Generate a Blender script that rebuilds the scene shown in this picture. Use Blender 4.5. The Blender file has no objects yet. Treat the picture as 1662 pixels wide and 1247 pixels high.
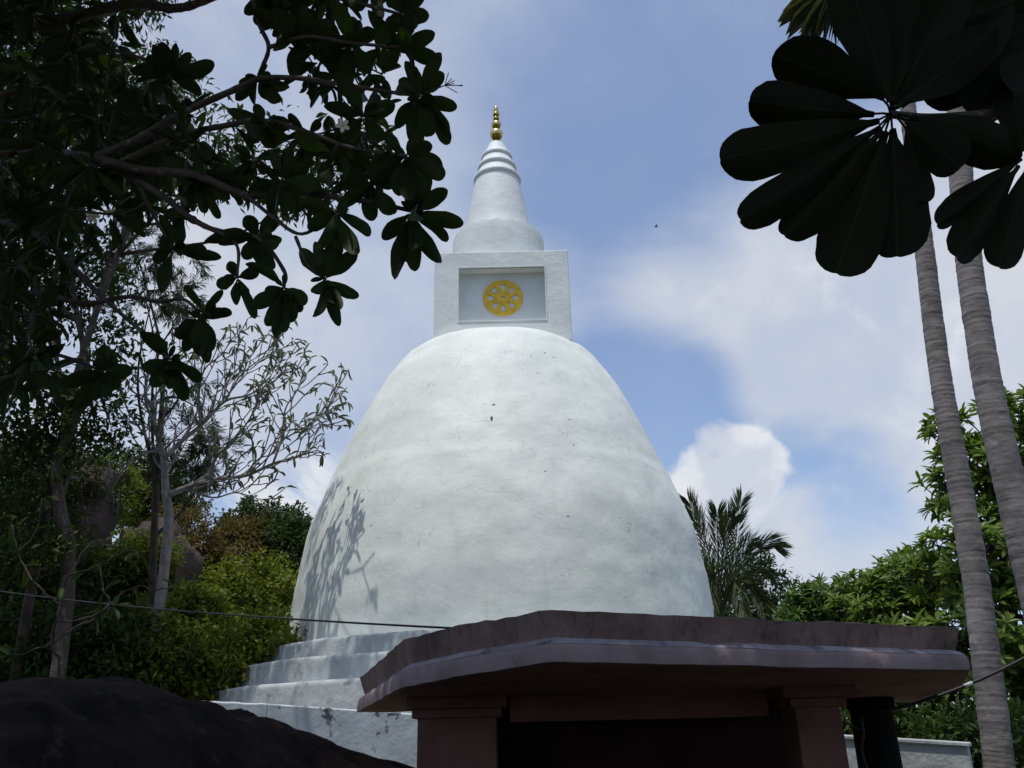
import bpy, math, random
import numpy as np
from mathutils import Vector, Matrix, noise as mnoise
random.seed(7); RNG = np.random.default_rng(11)
rad = math.radians

# ------------------------------------------------------------------ camera, world, sun, exposure
W, H, FPX = 1662, 1247, 1400.0
PITCH, ROLL = rad(22.5), rad(1.3)
EYE = np.array([0.0, 0.0, 1.6])
FW = np.array([0, math.cos(PITCH), math.sin(PITCH)])
_U = np.array([0, -math.sin(PITCH), math.cos(PITCH)]); _R = np.array([1.0, 0, 0])
RT = _R*math.cos(ROLL) - _U*math.sin(ROLL)
UP = _U*math.cos(ROLL) + _R*math.sin(ROLL)
SC = bpy.context.scene
COL = SC.collection
cam = bpy.data.cameras.new('camera'); cam.sensor_width = 36; cam.lens = 36*FPX/W
cam.clip_start = 0.05; cam.clip_end = 3000
camo = bpy.data.objects.new('camera', cam); COL.objects.link(camo)
camo.matrix_world = Matrix(((RT[0], UP[0], -FW[0], EYE[0]), (RT[1], UP[1], -FW[1], EYE[1]),
                            (RT[2], UP[2], -FW[2], EYE[2]), (0, 0, 0, 1)))
SC.camera = camo

SUN_EL, SUN_AZ = rad(75), rad(211)          # azimuth clockwise from +Y
SUN_DIR = Vector((math.sin(SUN_AZ)*math.cos(SUN_EL), math.cos(SUN_AZ)*math.cos(SUN_EL), math.sin(SUN_EL)))
sl = bpy.data.lights.new('sun', 'SUN'); sl.energy = 3.15; sl.angle = rad(0.55); sl.color = (1.0, 0.96, 0.89)
so = bpy.data.objects.new('sun', sl); COL.objects.link(so)
so.rotation_euler = SUN_DIR.to_track_quat('Z', 'Y').to_euler(); so.location = (-10, -20, 40)

SC.view_settings.view_transform = 'Standard'; SC.view_settings.look = 'None'
SC.view_settings.exposure = 0.0; SC.view_settings.gamma = 1.0
SC.view_settings.use_curve_mapping = False

def ray(x, y):
    d = FW*FPX + RT*(x-W/2) - UP*(y-H/2)
    return d/np.linalg.norm(d)
def at(x, y, Y):
    d = ray(x, y)
    return EYE + d*(Y/d[1])
def proj(P):
    q = np.asarray(P) - EYE; z = q@FW
    return np.stack([W/2 + FPX*(q@RT)/z, H/2 - FPX*(q@UP)/z], -1)

wd = bpy.data.worlds.new('World'); SC.world = wd; wd.use_nodes = True
nt = wd.node_tree; nt.nodes.clear()
def N(nt, t, **k):
    n = nt.nodes.new(t)
    for a, b in k.items(): setattr(n, a, b)
    return n
def mathn(nt, op, a, b=None, c=None, clamp=False):
    n = N(nt, 'ShaderNodeMath', operation=op, use_clamp=clamp)
    for i, v in enumerate((a, b, c)):
        if v is None: continue
        if isinstance(v, (int, float)): n.inputs[i].default_value = v
        else: nt.links.new(v, n.inputs[i])
    return n.outputs[0]
def mixc(nt, f, a, b, mode='MIX'):
    n = N(nt, 'ShaderNodeMix', data_type='RGBA', blend_type=mode)
    for s, v in ((n.inputs[0], f), (n.inputs[6], a), (n.inputs[7], b)):
        if isinstance(v, (int, float)): s.default_value = v
        elif isinstance(v, (tuple, list)): s.default_value = (*v, 1) if len(v) == 3 else v
        else: nt.links.new(v, s)
    return n.outputs[2]
def noise_tex(nt, vec, scale, detail=6, rough=.55, dist=0.0):
    n = N(nt, 'ShaderNodeTexNoise'); n.inputs['Scale'].default_value = scale
    n.inputs['Detail'].default_value = detail; n.inputs['Roughness'].default_value = rough
    n.inputs['Distortion'].default_value = dist
    if vec is not None: nt.links.new(vec, n.inputs['Vector'])
    return n.outputs['Fac']
def mapr(nt, v, a, b, c=0.0, d=1.0, smooth=True):
    n = N(nt, 'ShaderNodeMapRange', interpolation_type='SMOOTHSTEP' if smooth else 'LINEAR')
    n.inputs[1].default_value = a; n.inputs[2].default_value = b
    n.inputs[3].default_value = c; n.inputs[4].default_value = d
    nt.links.new(v, n.inputs[0]); return n.outputs[0]

SKY_STR = 0.145
sky = N(nt, 'ShaderNodeTexSky', sky_type='NISHITA'); sky.sun_disc = False
sky.sun_elevation = SUN_EL; sky.sun_rotation = SUN_AZ
sky.air_density = 1.0; sky.dust_density = 1.6; sky.ozone_density = 1.6
tc = N(nt, 'ShaderNodeTexCoord'); DIR = tc.outputs['Generated']
sep = N(nt, 'ShaderNodeSeparateXYZ'); nt.links.new(DIR, sep.inputs[0])
den = mathn(nt, 'ADD', mathn(nt, 'MAXIMUM', sep.outputs[2], 0.0), 0.25)
cmb = N(nt, 'ShaderNodeCombineXYZ')
nt.links.new(mathn(nt, 'DIVIDE', sep.outputs[0], den), cmb.inputs[0])
nt.links.new(mathn(nt, 'DIVIDE', sep.outputs[1], den), cmb.inputs[1])
PL = cmb.outputs[0]
n_big = noise_tex(nt, PL, 2.2, 9, .56, .25)
n_fine = noise_tex(nt, DIR, 13.0, 8, .55, .3)
def blobs(lst):
    tot = None
    for (x, y, ro, ri, w) in lst:
        d = ray(x, y)
        dp = N(nt, 'ShaderNodeVectorMath', operation='DOT_PRODUCT')
        nt.links.new(DIR, dp.inputs[0]); dp.inputs[1].default_value = tuple(d)
        g = mapr(nt, dp.outputs['Value'], math.cos(ro/FPX), math.cos(ri/FPX), 0, w)
        tot = g if tot is None else mathn(nt, 'ADD', tot, g)
    return tot
soft = blobs([(1250, 460, 290, 60, .36), (1480, 520, 340, 90, .38), (1640, 380, 320, 60, .32), (1200, 850, 150, 10, .30), (1320, 880, 130, 10, .15), (1600, 700, 230, 40, .15),
              (300, 300, 700, 100, .20), (560, 520, 360, 60, .12), (1110, 105, 150, 10, .09), (960, 480, 200, 30, .05), (1180, 880, 260, 30, .16), (1420, 900, 240, 30, .10),
              (1040, 680, 210, 20, -.36), (1340, 760, 150, 10, -.42), (1150, 650, 110, 10, -.14), (980, 190, 280, 20, -.16), (1180, 250, 230, 10, -.16)])
crisp = blobs([(1180, 765, 105, 30, .50), (1225, 735, 60, 10, .22), (1240, 820, 110, 20, .26), (1130, 830, 100, 20, .30), (455, 800, 130, 20, .48), (1130, 520, 210, 20, .10), (1470, 650, 150, 20, .14), (1240, 420, 240, 20, .07), (1560, 480, 240, 20, .10)])
d1 = mapr(nt, mathn(nt, 'ADD', n_big, soft), .36, .92, .20, 1.0)
d2 = mapr(nt, mathn(nt, 'ADD', mathn(nt, 'ADD', mathn(nt, 'MULTIPLY', n_fine, 1.35), mathn(nt, 'MULTIPLY', n_big, .2)), crisp), .92, 1.25)
veil = mathn(nt, 'MAXIMUM', mathn(nt, 'MULTIPLY', d1, .92), mathn(nt, 'MULTIPLY', d2, .95))
K = 1.0/SKY_STR
shade = mapr(nt, noise_tex(nt, DIR, 7.0, 6, .55), .35, .7)
cc = mixc(nt, shade, (.54*K, .60*K, .72*K), (.69*K, .71*K, .76*K))
cc2 = mixc(nt, d2, cc, mixc(nt, mapr(nt, noise_tex(nt, DIR, 19, 5, .5), .38, .62), (.62*K, .66*K, .75*K), (.80*K, .82*K, .86*K)))
skyc = mixc(nt, 1.0, sky.outputs[0], (.90, 1.0, 1.13), 'MULTIPLY')
bgc = mixc(nt, veil, skyc, cc2)
bg = N(nt, 'ShaderNodeBackground'); bg.inputs[1].default_value = SKY_STR
nt.links.new(bgc, bg.inputs[0])
wo = N(nt, 'ShaderNodeOutputWorld'); nt.links.new(bg.outputs[0], wo.inputs[0])

# ------------------------------------------------------------------ materials
def new_mat(name):
    m = bpy.data.materials.new(name); m.use_nodes = True
    nt = m.node_tree; nt.nodes.clear()
    out = N(nt, 'ShaderNodeOutputMaterial'); b = N(nt, 'ShaderNodeBsdfPrincipled')
    nt.links.new(b.outputs[0], out.inputs[0])
    return m, nt, b, out
def coords(nt, kind='Object', scale=None):
    t = N(nt, 'ShaderNodeTexCoord')
    if scale is None: return t.outputs[kind]
    mp = N(nt, 'ShaderNodeMapping'); mp.inputs['Scale'].default_value = scale
    nt.links.new(t.outputs[kind], mp.inputs[0]); return mp.outputs[0]
def bump(nt, b, h, strength, dist):
    n = N(nt, 'ShaderNodeBump'); n.inputs['Strength'].default_value = strength
    n.inputs['Distance'].default_value = dist; nt.links.new(h, n.inputs['Height'])
    nt.links.new(n.outputs[0], b.inputs['Normal'])

def surf(name, base, var=.25, scale=3.0, rough=.85, stains=None, bumps=((6, .02),), spec=.3, stretch=(1, 1, 1)):
    """base colour with large soft variation, optional stains [(colour, scale, lo, hi, stretch)]"""
    m, nt, b, out = new_mat(name)
    v = coords(nt, 'Object')
    a = noise_tex(nt, coords(nt, 'Object', stretch), scale, 8, .6, .2)
    dark = tuple(c*(1-var) for c in base); light = tuple(min(.95, c*(1+var*.6)) for c in base)
    c = mixc(nt, mapr(nt, a, .32, .68), dark, light)
    for (sc, s, lo, hi, st, am) in (stains or []):
        f = mapr(nt, noise_tex(nt, coords(nt, 'Object', st), s, 9, .65, .4), lo, hi, 0, am)
        c = mixc(nt, f, c, sc)
    nt.links.new(c, b.inputs['Base Color'])
    b.inputs['Roughness'].default_value = rough
    b.inputs['Specular IOR Level'].default_value = spec
    h = None
    for (s, amt) in bumps:
        x = mathn(nt, 'MULTIPLY', noise_tex(nt, v, s, 8, .6), amt)
        h = x if h is None else mathn(nt, 'ADD', h, x)
    bump(nt, b, h, 1.0, 1.0)
    return m

def leaf_mat(name, c1, c2, under, transl=.3, rough=.55, spec=.14, vein=False):
    m, nt, b, out = new_mat(name)
    g = N(nt, 'ShaderNodeNewGeometry'); oi = N(nt, 'ShaderNodeObjectInfo')
    rnd = mathn(nt, 'FRACT', mathn(nt, 'ADD', g.outputs['Random Per Island'], oi.outputs['Random']))
    c = mixc(nt, rnd, c1, c2)
    c = mixc(nt, mathn(nt, 'MULTIPLY', mapr(nt, noise_tex(nt, coords(nt, 'Object'), 9, 4), .45, .75), .35), c, tuple(x*.55 for x in c1))
    c = mixc(nt, mathn(nt, 'MULTIPLY', g.outputs['Backfacing'], .7), c, under)
    if vein:
        sp = N(nt, 'ShaderNodeSeparateXYZ'); nt.links.new(coords(nt, 'Object'), sp.inputs[0])
        ax = mathn(nt, 'ABSOLUTE', sp.outputs[0])
        rib = mapr(nt, ax, .008, .022, .55, 0)
        fr = mathn(nt, 'FRACT', mathn(nt, 'MULTIPLY', mathn(nt, 'SUBTRACT', sp.outputs[1], mathn(nt, 'MULTIPLY', ax, .35)), 17.0))
        lat = mapr(nt, mathn(nt, 'ABSOLUTE', mathn(nt, 'SUBTRACT', fr, .5)), .0, .10, .10, 0)
        c = mixc(nt, mathn(nt, 'MAXIMUM', rib, lat), c, tuple(x*1.7 for x in c2))
        bl_ = mapr(nt, noise_tex(nt, coords(nt, 'Object'), 3.5, 5), .5, .72, 0, .6)
        c = mixc(nt, bl_, c, (.024, .014, .007))
    nt.links.new(c, b.inputs['Base Color']); b.inputs['Roughness'].default_value = rough
    b.inputs['Specular IOR Level'].default_value = spec
    tr = N(nt, 'ShaderNodeBsdfTranslucent')
    nt.links.new(mixc(nt, 1.0, c, (1.25, 1.5, .55), 'MULTIPLY'), tr.inputs[0])
    mx = N(nt, 'ShaderNodeMixShader'); mx.inputs[0].default_value = transl
    nt.links.new(b.outputs[0], mx.inputs[1]); nt.links.new(tr.outputs[0], mx.inputs[2])
    nt.links.new(mx.outputs[0], out.inputs[0])
    return m

def plaster_mat(name, base, chips=True, seams=False):
    m, nt, b, out = new_mat(name)
    v = coords(nt, 'Object')
    big = noise_tex(nt, v, .9, 5, .5)
    mid = noise_tex(nt, v, 3.5, 7, .6, .3)
    streak = noise_tex(nt, coords(nt, 'Object', (3.2, 3.2, .22)), 1.5, 8, .6, .2)
    c = mixc(nt, mapr(nt, big, .35, .7), tuple(x*.90 for x in base), base)
    c = mixc(nt, mapr(nt, mid, .45, .8, 0, .5), c, tuple(x*f for x, f in zip(base, (.80, .83, .80))))
    c = mixc(nt, mapr(nt, streak, .52, .8, 0, .45), c, tuple(x*f for x, f in zip(base, (.70, .71, .66))))
    speck = mapr(nt, noise_tex(nt, v, 26, 3, .5), .70, .76, 0, .28)
    area = mapr(nt, noise_tex(nt, v, 1.1, 3), .5, .62)
    c = mixc(nt, mathn(nt, 'MULTIPLY', speck, area), c, (.16, .16, .14))
    if chips:
        ch = mapr(nt, noise_tex(nt, coords(nt, 'Object', (1, 1, 1.7)), 8.5, 4, .6, .8), .715, .74, 0, .8)
        c = mixc(nt, ch, c, (.10, .10, .09))
        vc = N(nt, 'ShaderNodeTexVoronoi', feature='DISTANCE_TO_EDGE'); vc.inputs['Scale'].default_value = .8
        wb = N(nt, 'ShaderNodeVectorMath', operation='ADD'); nz2 = N(nt, 'ShaderNodeTexNoise'); nz2.inputs['Scale'].default_value = 2.2; nz2.inputs['Detail'].default_value = 6
        nt.links.new(v, nz2.inputs['Vector']); nt.links.new(v, wb.inputs[0]); nt.links.new(nz2.outputs['Color'], wb.inputs[1]); nt.links.new(wb.outputs[0], vc.inputs['Vector'])
        cr = mapr(nt, vc.outputs['Distance'], .0, .010, .5, 0)
        cr = mathn(nt, 'MULTIPLY', cr, mapr(nt, noise_tex(nt, v, 1.7, 3), .54, .62))
        c = mixc(nt, cr, c, (.22, .22, .20))
    nt.links.new(c, b.inputs['Base Color'])
    b.inputs['Roughness'].default_value = .62; b.inputs['Specular IOR Level'].default_value = .35
    h = mathn(nt, 'ADD', mathn(nt, 'MULTIPLY', big, .07), mathn(nt, 'MULTIPLY', mid, .012))
    h = mathn(nt, 'ADD', h, mathn(nt, 'MULTIPLY', noise_tex(nt, v, 11, 7, .6), .0045))
    # trowelled patches: plaster was put on in lifts
    vo = N(nt, 'ShaderNodeTexVoronoi', feature='F1'); vo.inputs['Scale'].default_value = .55
    wob = N(nt, 'ShaderNodeVectorMath', operation='ADD')
    nz = N(nt, 'ShaderNodeTexNoise'); nz.inputs['Scale'].default_value = 1.3; nt.links.new(v, nz.inputs['Vector'])
    nt.links.new(v, wob.inputs[0]); nt.links.new(nz.outputs['Color'], wob.inputs[1])
    nt.links.new(wob.outputs[0], vo.inputs['Vector'])
    cs = N(nt, 'ShaderNodeSeparateColor'); nt.links.new(vo.outputs['Color'], cs.inputs[0])
    h = mathn(nt, 'ADD', h, mathn(nt, 'MULTIPLY', cs.outputs[0], .012))
    bump(nt, b, h, .75, 1.0)
    return m

M = {}
WHITE = (.705, .74, .695)
M['dome'] = plaster_mat('dome_lime_plaster', WHITE)
M['white'] = plaster_mat('white_plaster', (.73, .765, .745), chips=False)
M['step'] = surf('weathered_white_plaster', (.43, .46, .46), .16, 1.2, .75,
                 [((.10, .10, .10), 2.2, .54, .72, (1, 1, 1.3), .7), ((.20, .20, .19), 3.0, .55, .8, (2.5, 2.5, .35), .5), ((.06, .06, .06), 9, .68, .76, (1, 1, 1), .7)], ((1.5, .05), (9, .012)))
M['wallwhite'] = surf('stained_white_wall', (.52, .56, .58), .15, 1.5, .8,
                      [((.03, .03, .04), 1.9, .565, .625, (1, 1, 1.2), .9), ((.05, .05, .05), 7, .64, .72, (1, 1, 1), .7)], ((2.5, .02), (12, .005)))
M['chip'] = surf('exposed_dark_mortar', (.085, .082, .075), .4, 12, .95, None, ((20, .01),))
M['chipgrey'] = surf('exposed_grey_plaster', (.30, .30, .275), .4, 12, .95, None, ((20, .01),))
M['yellow'] = surf('yellow_ochre_paint', (.80, .50, .035), .18, 6, .55, [((.85, .60, .12), 8, .55, .75, (1, 1, 1), .6)], ((12, .006),))
m, nt_, b, o_ = new_mat('polished_brass'); M['gold'] = m
nt_.links.new(mixc(nt_, mapr(nt_, noise_tex(nt_, coords(nt_), 9, 6), .35, .7), (.42, .29, .09), (.78, .60, .26)), b.inputs['Base Color'])
b.inputs['Metallic'].default_value = 1; b.inputs['Roughness'].default_value = .28
M['fascia'] = surf('mauve_painted_concrete', (.22, .15, .138), .30, 2.5, .8,
                   [((.07, .055, .055), 2.4, .50, .72, (1, 1, .8), .75), ((.035, .03, .03), 5, .50, .66, (3.5, 3.5, .5), .40), ((.22, .18, .19), 5, .66, .76, (1, 1, 1), .3)], ((4, .02), (18, .008)))
M['cornice'] = surf('mauve_cornice_paint', (.27, .205, .21), .25, 2.5, .75,
                    [((.06, .05, .05), 3.0, .58, .75, (1, 1, .8), .7), ((.27, .24, .25), 5, .62, .74, (5, 5, .3), .45)], ((4, .02), (18, .006)))
M['ledge'] = surf('pale_mauve_ledge_highlight', (.38, .33, .37), .25, 3, .7, [((.05, .045, .045), 3.2, .52, .66, (1, 1, 1), .85), ((.45, .42, .44), 9, .6, .72, (1, 1, 1), .4)], ((8, .02), (25, .006)))  # paler mauve paint, lightened to carry the highlight along the ledge
M['brownwall'] = surf('red_brown_painted_wall', (.15, .072, .060), .25, 2, .8, [((.05, .03, .03), 2.5, .55, .75, (1, 1, .6), .6)], ((5, .015), (20, .005)))
M['shadewall'] = surf('shade_darkened_wall', (.035, .020, .018), .3, 2, .9, None, ((5, .01),), .1)  # brown wall made near black: interior shade put into the colour
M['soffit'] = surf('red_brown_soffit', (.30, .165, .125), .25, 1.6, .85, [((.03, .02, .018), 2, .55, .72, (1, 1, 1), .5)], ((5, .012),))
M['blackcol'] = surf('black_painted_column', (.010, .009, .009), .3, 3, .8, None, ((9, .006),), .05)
M['roof'] = surf('lichen_grey_concrete', (.22, .21, .19), .35, 2, .95, [((.06, .06, .05), 3, .5, .7, (1, 1, 1), .7)], ((6, .03),))
M['rock'] = surf('dark_gneiss', (.030, .020, .017), .5, 1.2, .95,
                 [((.012, .01, .01), .9, .45, .65, (2.2, 2.2, .5), .85), ((.085, .06, .052), 1.6, .56, .70, (2.5, 2.5, .4), .6), ((.11, .055, .038), 1.1, .56, .72, (1, 1, 1), .6)], ((1.2, .3), (5, .10), (22, .03)), .08)
M['rock2'] = surf('brown_boulder', (.075, .053, .046), .4, .7, .9, [((.05, .04, .04), .9, .48, .66, (1.5, 1.5, .5), .8), ((.17, .14, .13), 2.2, .60, .72, (1, 1, 1), .7)], ((1, .3), (4, .08)))
M['ground'] = surf('leaf_litter_earth', (.10, .075, .05), .4, .8, .95, [((.05, .075, .025), .5, .45, .6, (1, 1, 1), .7), ((.16, .13, .09), 3, .55, .7, (1, 1, 1), .5)], ((2, .08), (12, .02)))
M['bark'] = surf('grey_frangipani_bark', (.075, .06, .055), .4, 6, .8, [((.22, .20, .19), 10, .55, .72, (1, 1, 1), .8), ((.05, .04, .04), 5, .55, .75, (1, 1, 1), .6)], ((18, .012), (50, .004)))
M['barkpale'] = surf('pale_frangipani_bark', (.22, .20, .19), .35, 5, .8, [((.08, .07, .065), 4, .55, .75, (1, 1, 1), .6)], ((14, .02),))
M['barkdark'] = surf('brown_bark', (.07, .054, .045), .4, 4, .9, [((.16, .145, .13), 6, .58, .75, (1, 1, .4), .6)], ((10, .03),))
M['palmbark'] = surf('ringed_palm_bark', (.22, .205, .205), .3, 3, .85, [((.06, .055, .05), 4, .50, .68, (1, 1, 9), .75), ((.34, .33, .325), 8, .58, .72, (1, 1, 6), .6), ((.15, .16, .10), 2.5, .55, .7, (1, 1, 1), .5), ((.42, .41, .40), 3.3, .62, .70, (1, 1, 1), .55)], ((12, .008), (40, .003)))
M['wire'] = surf('black_cable_rubber', (.02, .02, .022), .2, 5, .5, None, ((9, .001),))
M['tape'] = surf('grey_cable_tape', (.45, .46, .47), .2, 9, .4, None, ((9, .001),))
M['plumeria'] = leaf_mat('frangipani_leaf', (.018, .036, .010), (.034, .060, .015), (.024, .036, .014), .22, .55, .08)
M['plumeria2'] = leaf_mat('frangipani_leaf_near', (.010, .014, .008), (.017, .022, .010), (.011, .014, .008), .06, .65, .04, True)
M['slim'] = leaf_mat('slim_pale_leaf', (.10, .12, .075), (.17, .185, .13), (.15, .165, .125), .2, .5)
M['shrub'] = leaf_mat('shrub_leaf', (.075, .11, .013), (.19, .205, .026), (.10, .12, .03), .36)
M['shrubdark'] = leaf_mat('dark_shrub_leaf', (.022, .045, .010), (.05, .08, .016), (.04, .06, .02), .25)
M['shrubbrown'] = leaf_mat('dry_brown_leaf', (.075, .055, .02), (.14, .085, .03), (.13, .10, .05), .3)
M['darktree'] = leaf_mat('dark_tree_leaf', (.022, .045, .018), (.045, .075, .028), (.04, .06, .03), .22)
M['lush'] = leaf_mat('lush_leaf', (.05, .10, .018), (.20, .27, .06), (.09, .13, .035), .34, .35)
M['lushdark'] = leaf_mat('mid_green_leaf', (.04, .085, .016), (.09, .15, .026), (.06, .10, .03), .28, .35)
M['coco'] = leaf_mat('coconut_leaflet', (.05, .075, .032), (.10, .13, .055), (.08, .10, .05), .28, .4)
M['needle'] = leaf_mat('needle_leaf', (.07, .10, .05), (.12, .15, .075), (.10, .12, .07), .25)
M['fan'] = leaf_mat('fan_palm_leaf', (.05, .055, .03), (.10, .10, .055), (.07, .07, .04), .2)
M['petal'] = surf('frangipani_petal', (.82, .80, .72), .05, 8, .5, None, ((20, .002),))
M['petalyellow'] = surf('frangipani_throat', (.80, .55, .10), .1, 8, .5, None, ((20, .002),))
M['bird'] = surf('dark_feather', (.03, .028, .026), .2, 9, .7, None, ((20, .002),))

# ------------------------------------------------------------------ helpers
def empty(name, loc, label, cat, group=None):
    o = bpy.data.objects.new(name, None); COL.objects.link(o)
    o.location = tuple(loc); o.empty_display_size = .2
    o['label'] = label; o['category'] = cat
    if group: o['group'] = group
    return o
def rloc(o): return np.array(o.location[:]) if o is not None else np.zeros(3)

class MB:
    """collects geometry in world coordinates, builds ONE mesh object"""
    def __init__(s): s.v = []; s.f = []
    def add(s, v, f):
        k = len(s.v); s.v += [tuple(p) for p in v]; s.f += [tuple(i+k for i in q) for q in f]
    def box(s, lo, hi, rz=0, c=None):
        lo = np.array(lo, float); hi = np.array(hi, float)
        v = [(x, y, z) for z in (lo[2], hi[2]) for x, y in ((lo[0], lo[1]), (hi[0], lo[1]), (hi[0], hi[1]), (lo[0], hi[1]))]
        if rz:
            c = (lo+hi)/2 if c is None else c
            ca, sa = math.cos(rz), math.sin(rz)
            v = [(c[0]+(x-c[0])*ca-(y-c[1])*sa, c[1]+(x-c[0])*sa+(y-c[1])*ca, z) for x, y, z in v]
        s.add(v, [(0, 3, 2, 1), (4, 5, 6, 7), (0, 1, 5, 4), (1, 2, 6, 5), (2, 3, 7, 6), (3, 0, 4, 7)])
    def lathe(s, prof, c, n=64, cap=True):
        v = []; f = []
        for (r, z) in prof:
            for k in range(n):
                a = 2*math.pi*k/n; v.append((c[0]+r*math.cos(a), c[1]+r*math.sin(a), z))
        for i in range(len(prof)-1):
            for k in range(n):
                k2 = (k+1) % n; f.append((i*n+k, i*n+k2, (i+1)*n+k2, (i+1)*n+k))
        if cap:
            f.append(tuple(range(n-1, -1, -1))); f.append(tuple((len(prof)-1)*n+k for k in range(n)))
        s.add(v, f)
    def tube(s, pts, radii, n=7, cap=True):
        pts = [Vector(p) for p in pts]
        if not hasattr(radii, '__len__'): radii = [radii]*len(pts)
        v = []; f = []; ref = None
        for i, p in enumerate(pts):
            t = (pts[min(i+1, len(pts)-1)] - pts[max(i-1, 0)])
            if t.length < 1e-9: t = Vector((0, 0, 1))
            t.normalize()
            if ref is None:
                ref = t.orthogonal().normalized()
            ref = (ref - t*ref.dot(t))
            ref = ref.normalized() if ref.length > 1e-6 else t.orthogonal().normalized()
            b = t.cross(ref)
            for k in range(n):
                a = 2*math.pi*k/n
                v.append(p + (ref*math.cos(a) + b*math.sin(a))*radii[i])
        for i in range(len(pts)-1):
            for k in range(n):
                k2 = (k+1) % n; f.append((i*n+k, i*n+k2, (i+1)*n+k2, (i+1)*n+k))
        if cap:
            f.append(tuple(range(n-1, -1, -1))); f.append(tuple((len(pts)-1)*n+k for k in range(n)))
        s.add(v, f)
    def build(s, name, mat, parent=None, smooth=False, kind=None, bevel=0, bseg=2, auto=None):
        me = bpy.data.meshes.new(name); L = rloc(parent)
        # parent chain offset
        p = parent.parent if parent is not None else None
        while p is not None: L = L + rloc(p); p = p.parent
        va = np.array(s.v, float) - L
        me.from_pydata(va.tolist(), [], s.f); me.update()
        me.materials.append(mat)
        if smooth: me.polygons.foreach_set('use_smooth', [True]*len(me.polygons))
        o = bpy.data.objects.new(name, me); COL.objects.link(o)
        if parent is not None: o.parent = parent
        if bevel:
            md = o.modifiers.new('bevel', 'BEVEL'); md.width = bevel; md.segments = bseg; md.limit_method = 'ANGLE'; md.angle_limit = rad(35)
        if auto and smooth: me.set_sharp_from_angle(angle=rad(auto))
        if kind: o['kind'] = kind
        return o

def catmull(pts, per=6):
    P = [np.array(p, float) for p in pts]
    if len(P) < 3: return [P[0] + (P[-1]-P[0])*t for t in np.linspace(0, 1, per+1)]
    P = [2*P[0]-P[1]] + P + [2*P[-1]-P[-2]]
    out = []
    for i in range(1, len(P)-2):
        for t in np.linspace(0, 1, per, endpoint=False):
            a, b, c, d = P[i-1], P[i], P[i+1], P[i+2]
            out.append(.5*((2*b)+(c-a)*t+(2*a-5*b+4*c-d)*t*t+(-a+3*b-3*c+d)*t**3))
    out.append(P[-2]); return out

# simple folded leaf (5 verts, 4 triangles), unit length along +Y, normal +Z
LEAF5 = np.array([(0, 0, 0), (-.5, .5, .07), (0, .52, 0), (.5, .5, .07), (0, 1, -.06)], float)
LEAF5F = np.array([(0, 2, 1), (0, 3, 2), (1, 2, 4), (2, 3, 4)])
def leaves_mesh(name, C, Dv, Nv, Ln, Wd, mat, parent, kind='stuff', proto=LEAF5, protoF=None):
    """many leaves joined: base C, direction D, normal N, length, width"""
    protoF = LEAF5F if protoF is None else protoF
    C = np.asarray(C); Dv = np.asarray(Dv); Nv = np.asarray(Nv); Ln = np.asarray(Ln); Wd = np.asarray(Wd)
    Dv = Dv/np.linalg.norm(Dv, axis=1, keepdims=True)
    S = np.cross(Dv, Nv); S /= (np.linalg.norm(S, axis=1, keepdims=True)+1e-9)
    Nn = np.cross(S, Dv)
    n = len(C); k = len(proto)
    V = (C[:, None, :] + proto[None, :, 0:1]*S[:, None, :]*Wd[:, None, None]
         + proto[None, :, 1:2]*Dv[:, None, :]*Ln[:, None, None] + proto[None, :, 2:3]*Nn[:, None, :]*Ln[:, None, None])
    V = V.reshape(-1, 3) - rloc(parent)
    Fc = (protoF[None] + (np.arange(n)*k)[:, None, None]).reshape(-1, protoF.shape[1])
    me = bpy.data.meshes.new(name)
    me.vertices.add(len(V)); me.vertices.foreach_set('co', V.ravel())
    m_ = protoF.shape[1]
    me.loops.add(Fc.size); me.loops.foreach_set('vertex_index', Fc.ravel().astype(np.int32))
    me.polygons.add(len(Fc)); me.polygons.foreach_set('loop_start', np.arange(0, Fc.size, m_, dtype=np.int32))
    me.polygons.foreach_set('use_smooth', np.ones(len(Fc), bool))
    me.update(); me.validate(); me.materials.append(mat)
    o = bpy.data.objects.new(name, me); COL.objects.link(o); o.parent = parent
    if kind: o['kind'] = kind
    return o

def obovate(widest=.68, droop=.10, fold=.05, rows=8, tip=.55, twist=0, wave=0.0, jit=0.0):
    """broad rounded leaf, unit length along Y, unit max width; returns verts, quads"""
    V = []; F = []
    for i in range(rows+1):
        t = math.sin(i/rows*math.pi/2)**1.15 if tip > .5 else i/rows
        a = t/widest if t < widest else 1-(t-widest)/(1-widest)
        w = .5*(math.sin(a*math.pi/2)**(1.02) if t < widest else math.sqrt(max(0, 1-(1-a)**2)))
        if t < .1: w = max(w, .06)
        if i == rows: w = .06*tip
        wl, wr = w*(1+jit*RNG.normal()), w*(1+jit*RNG.normal())
        z = -droop*t*t
        wz = wave*math.sin(t*9)
        for s_ in (-1, -.5, 0, .5, 1):
            V.append((s_*(wl if s_ < 0 else wr) + twist*t*t*.2, t, z + fold*abs(s_)*w*2 + wz*s_))
    for i in range(rows):
        for j in range(4):
            k = i*5+j; F.append((k, k+1, k+6, k+5))
    return np.array(V), np.array(F)
def leaf_proto(name, mat, arr):
    V, F = arr
    me = bpy.data.meshes.new(name); me.from_pydata(V.tolist(), [], F.tolist()); me.update()
    me.polygons.foreach_set('use_smooth', [True]*len(me.polygons)); me.materials.append(mat)
    return me
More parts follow.
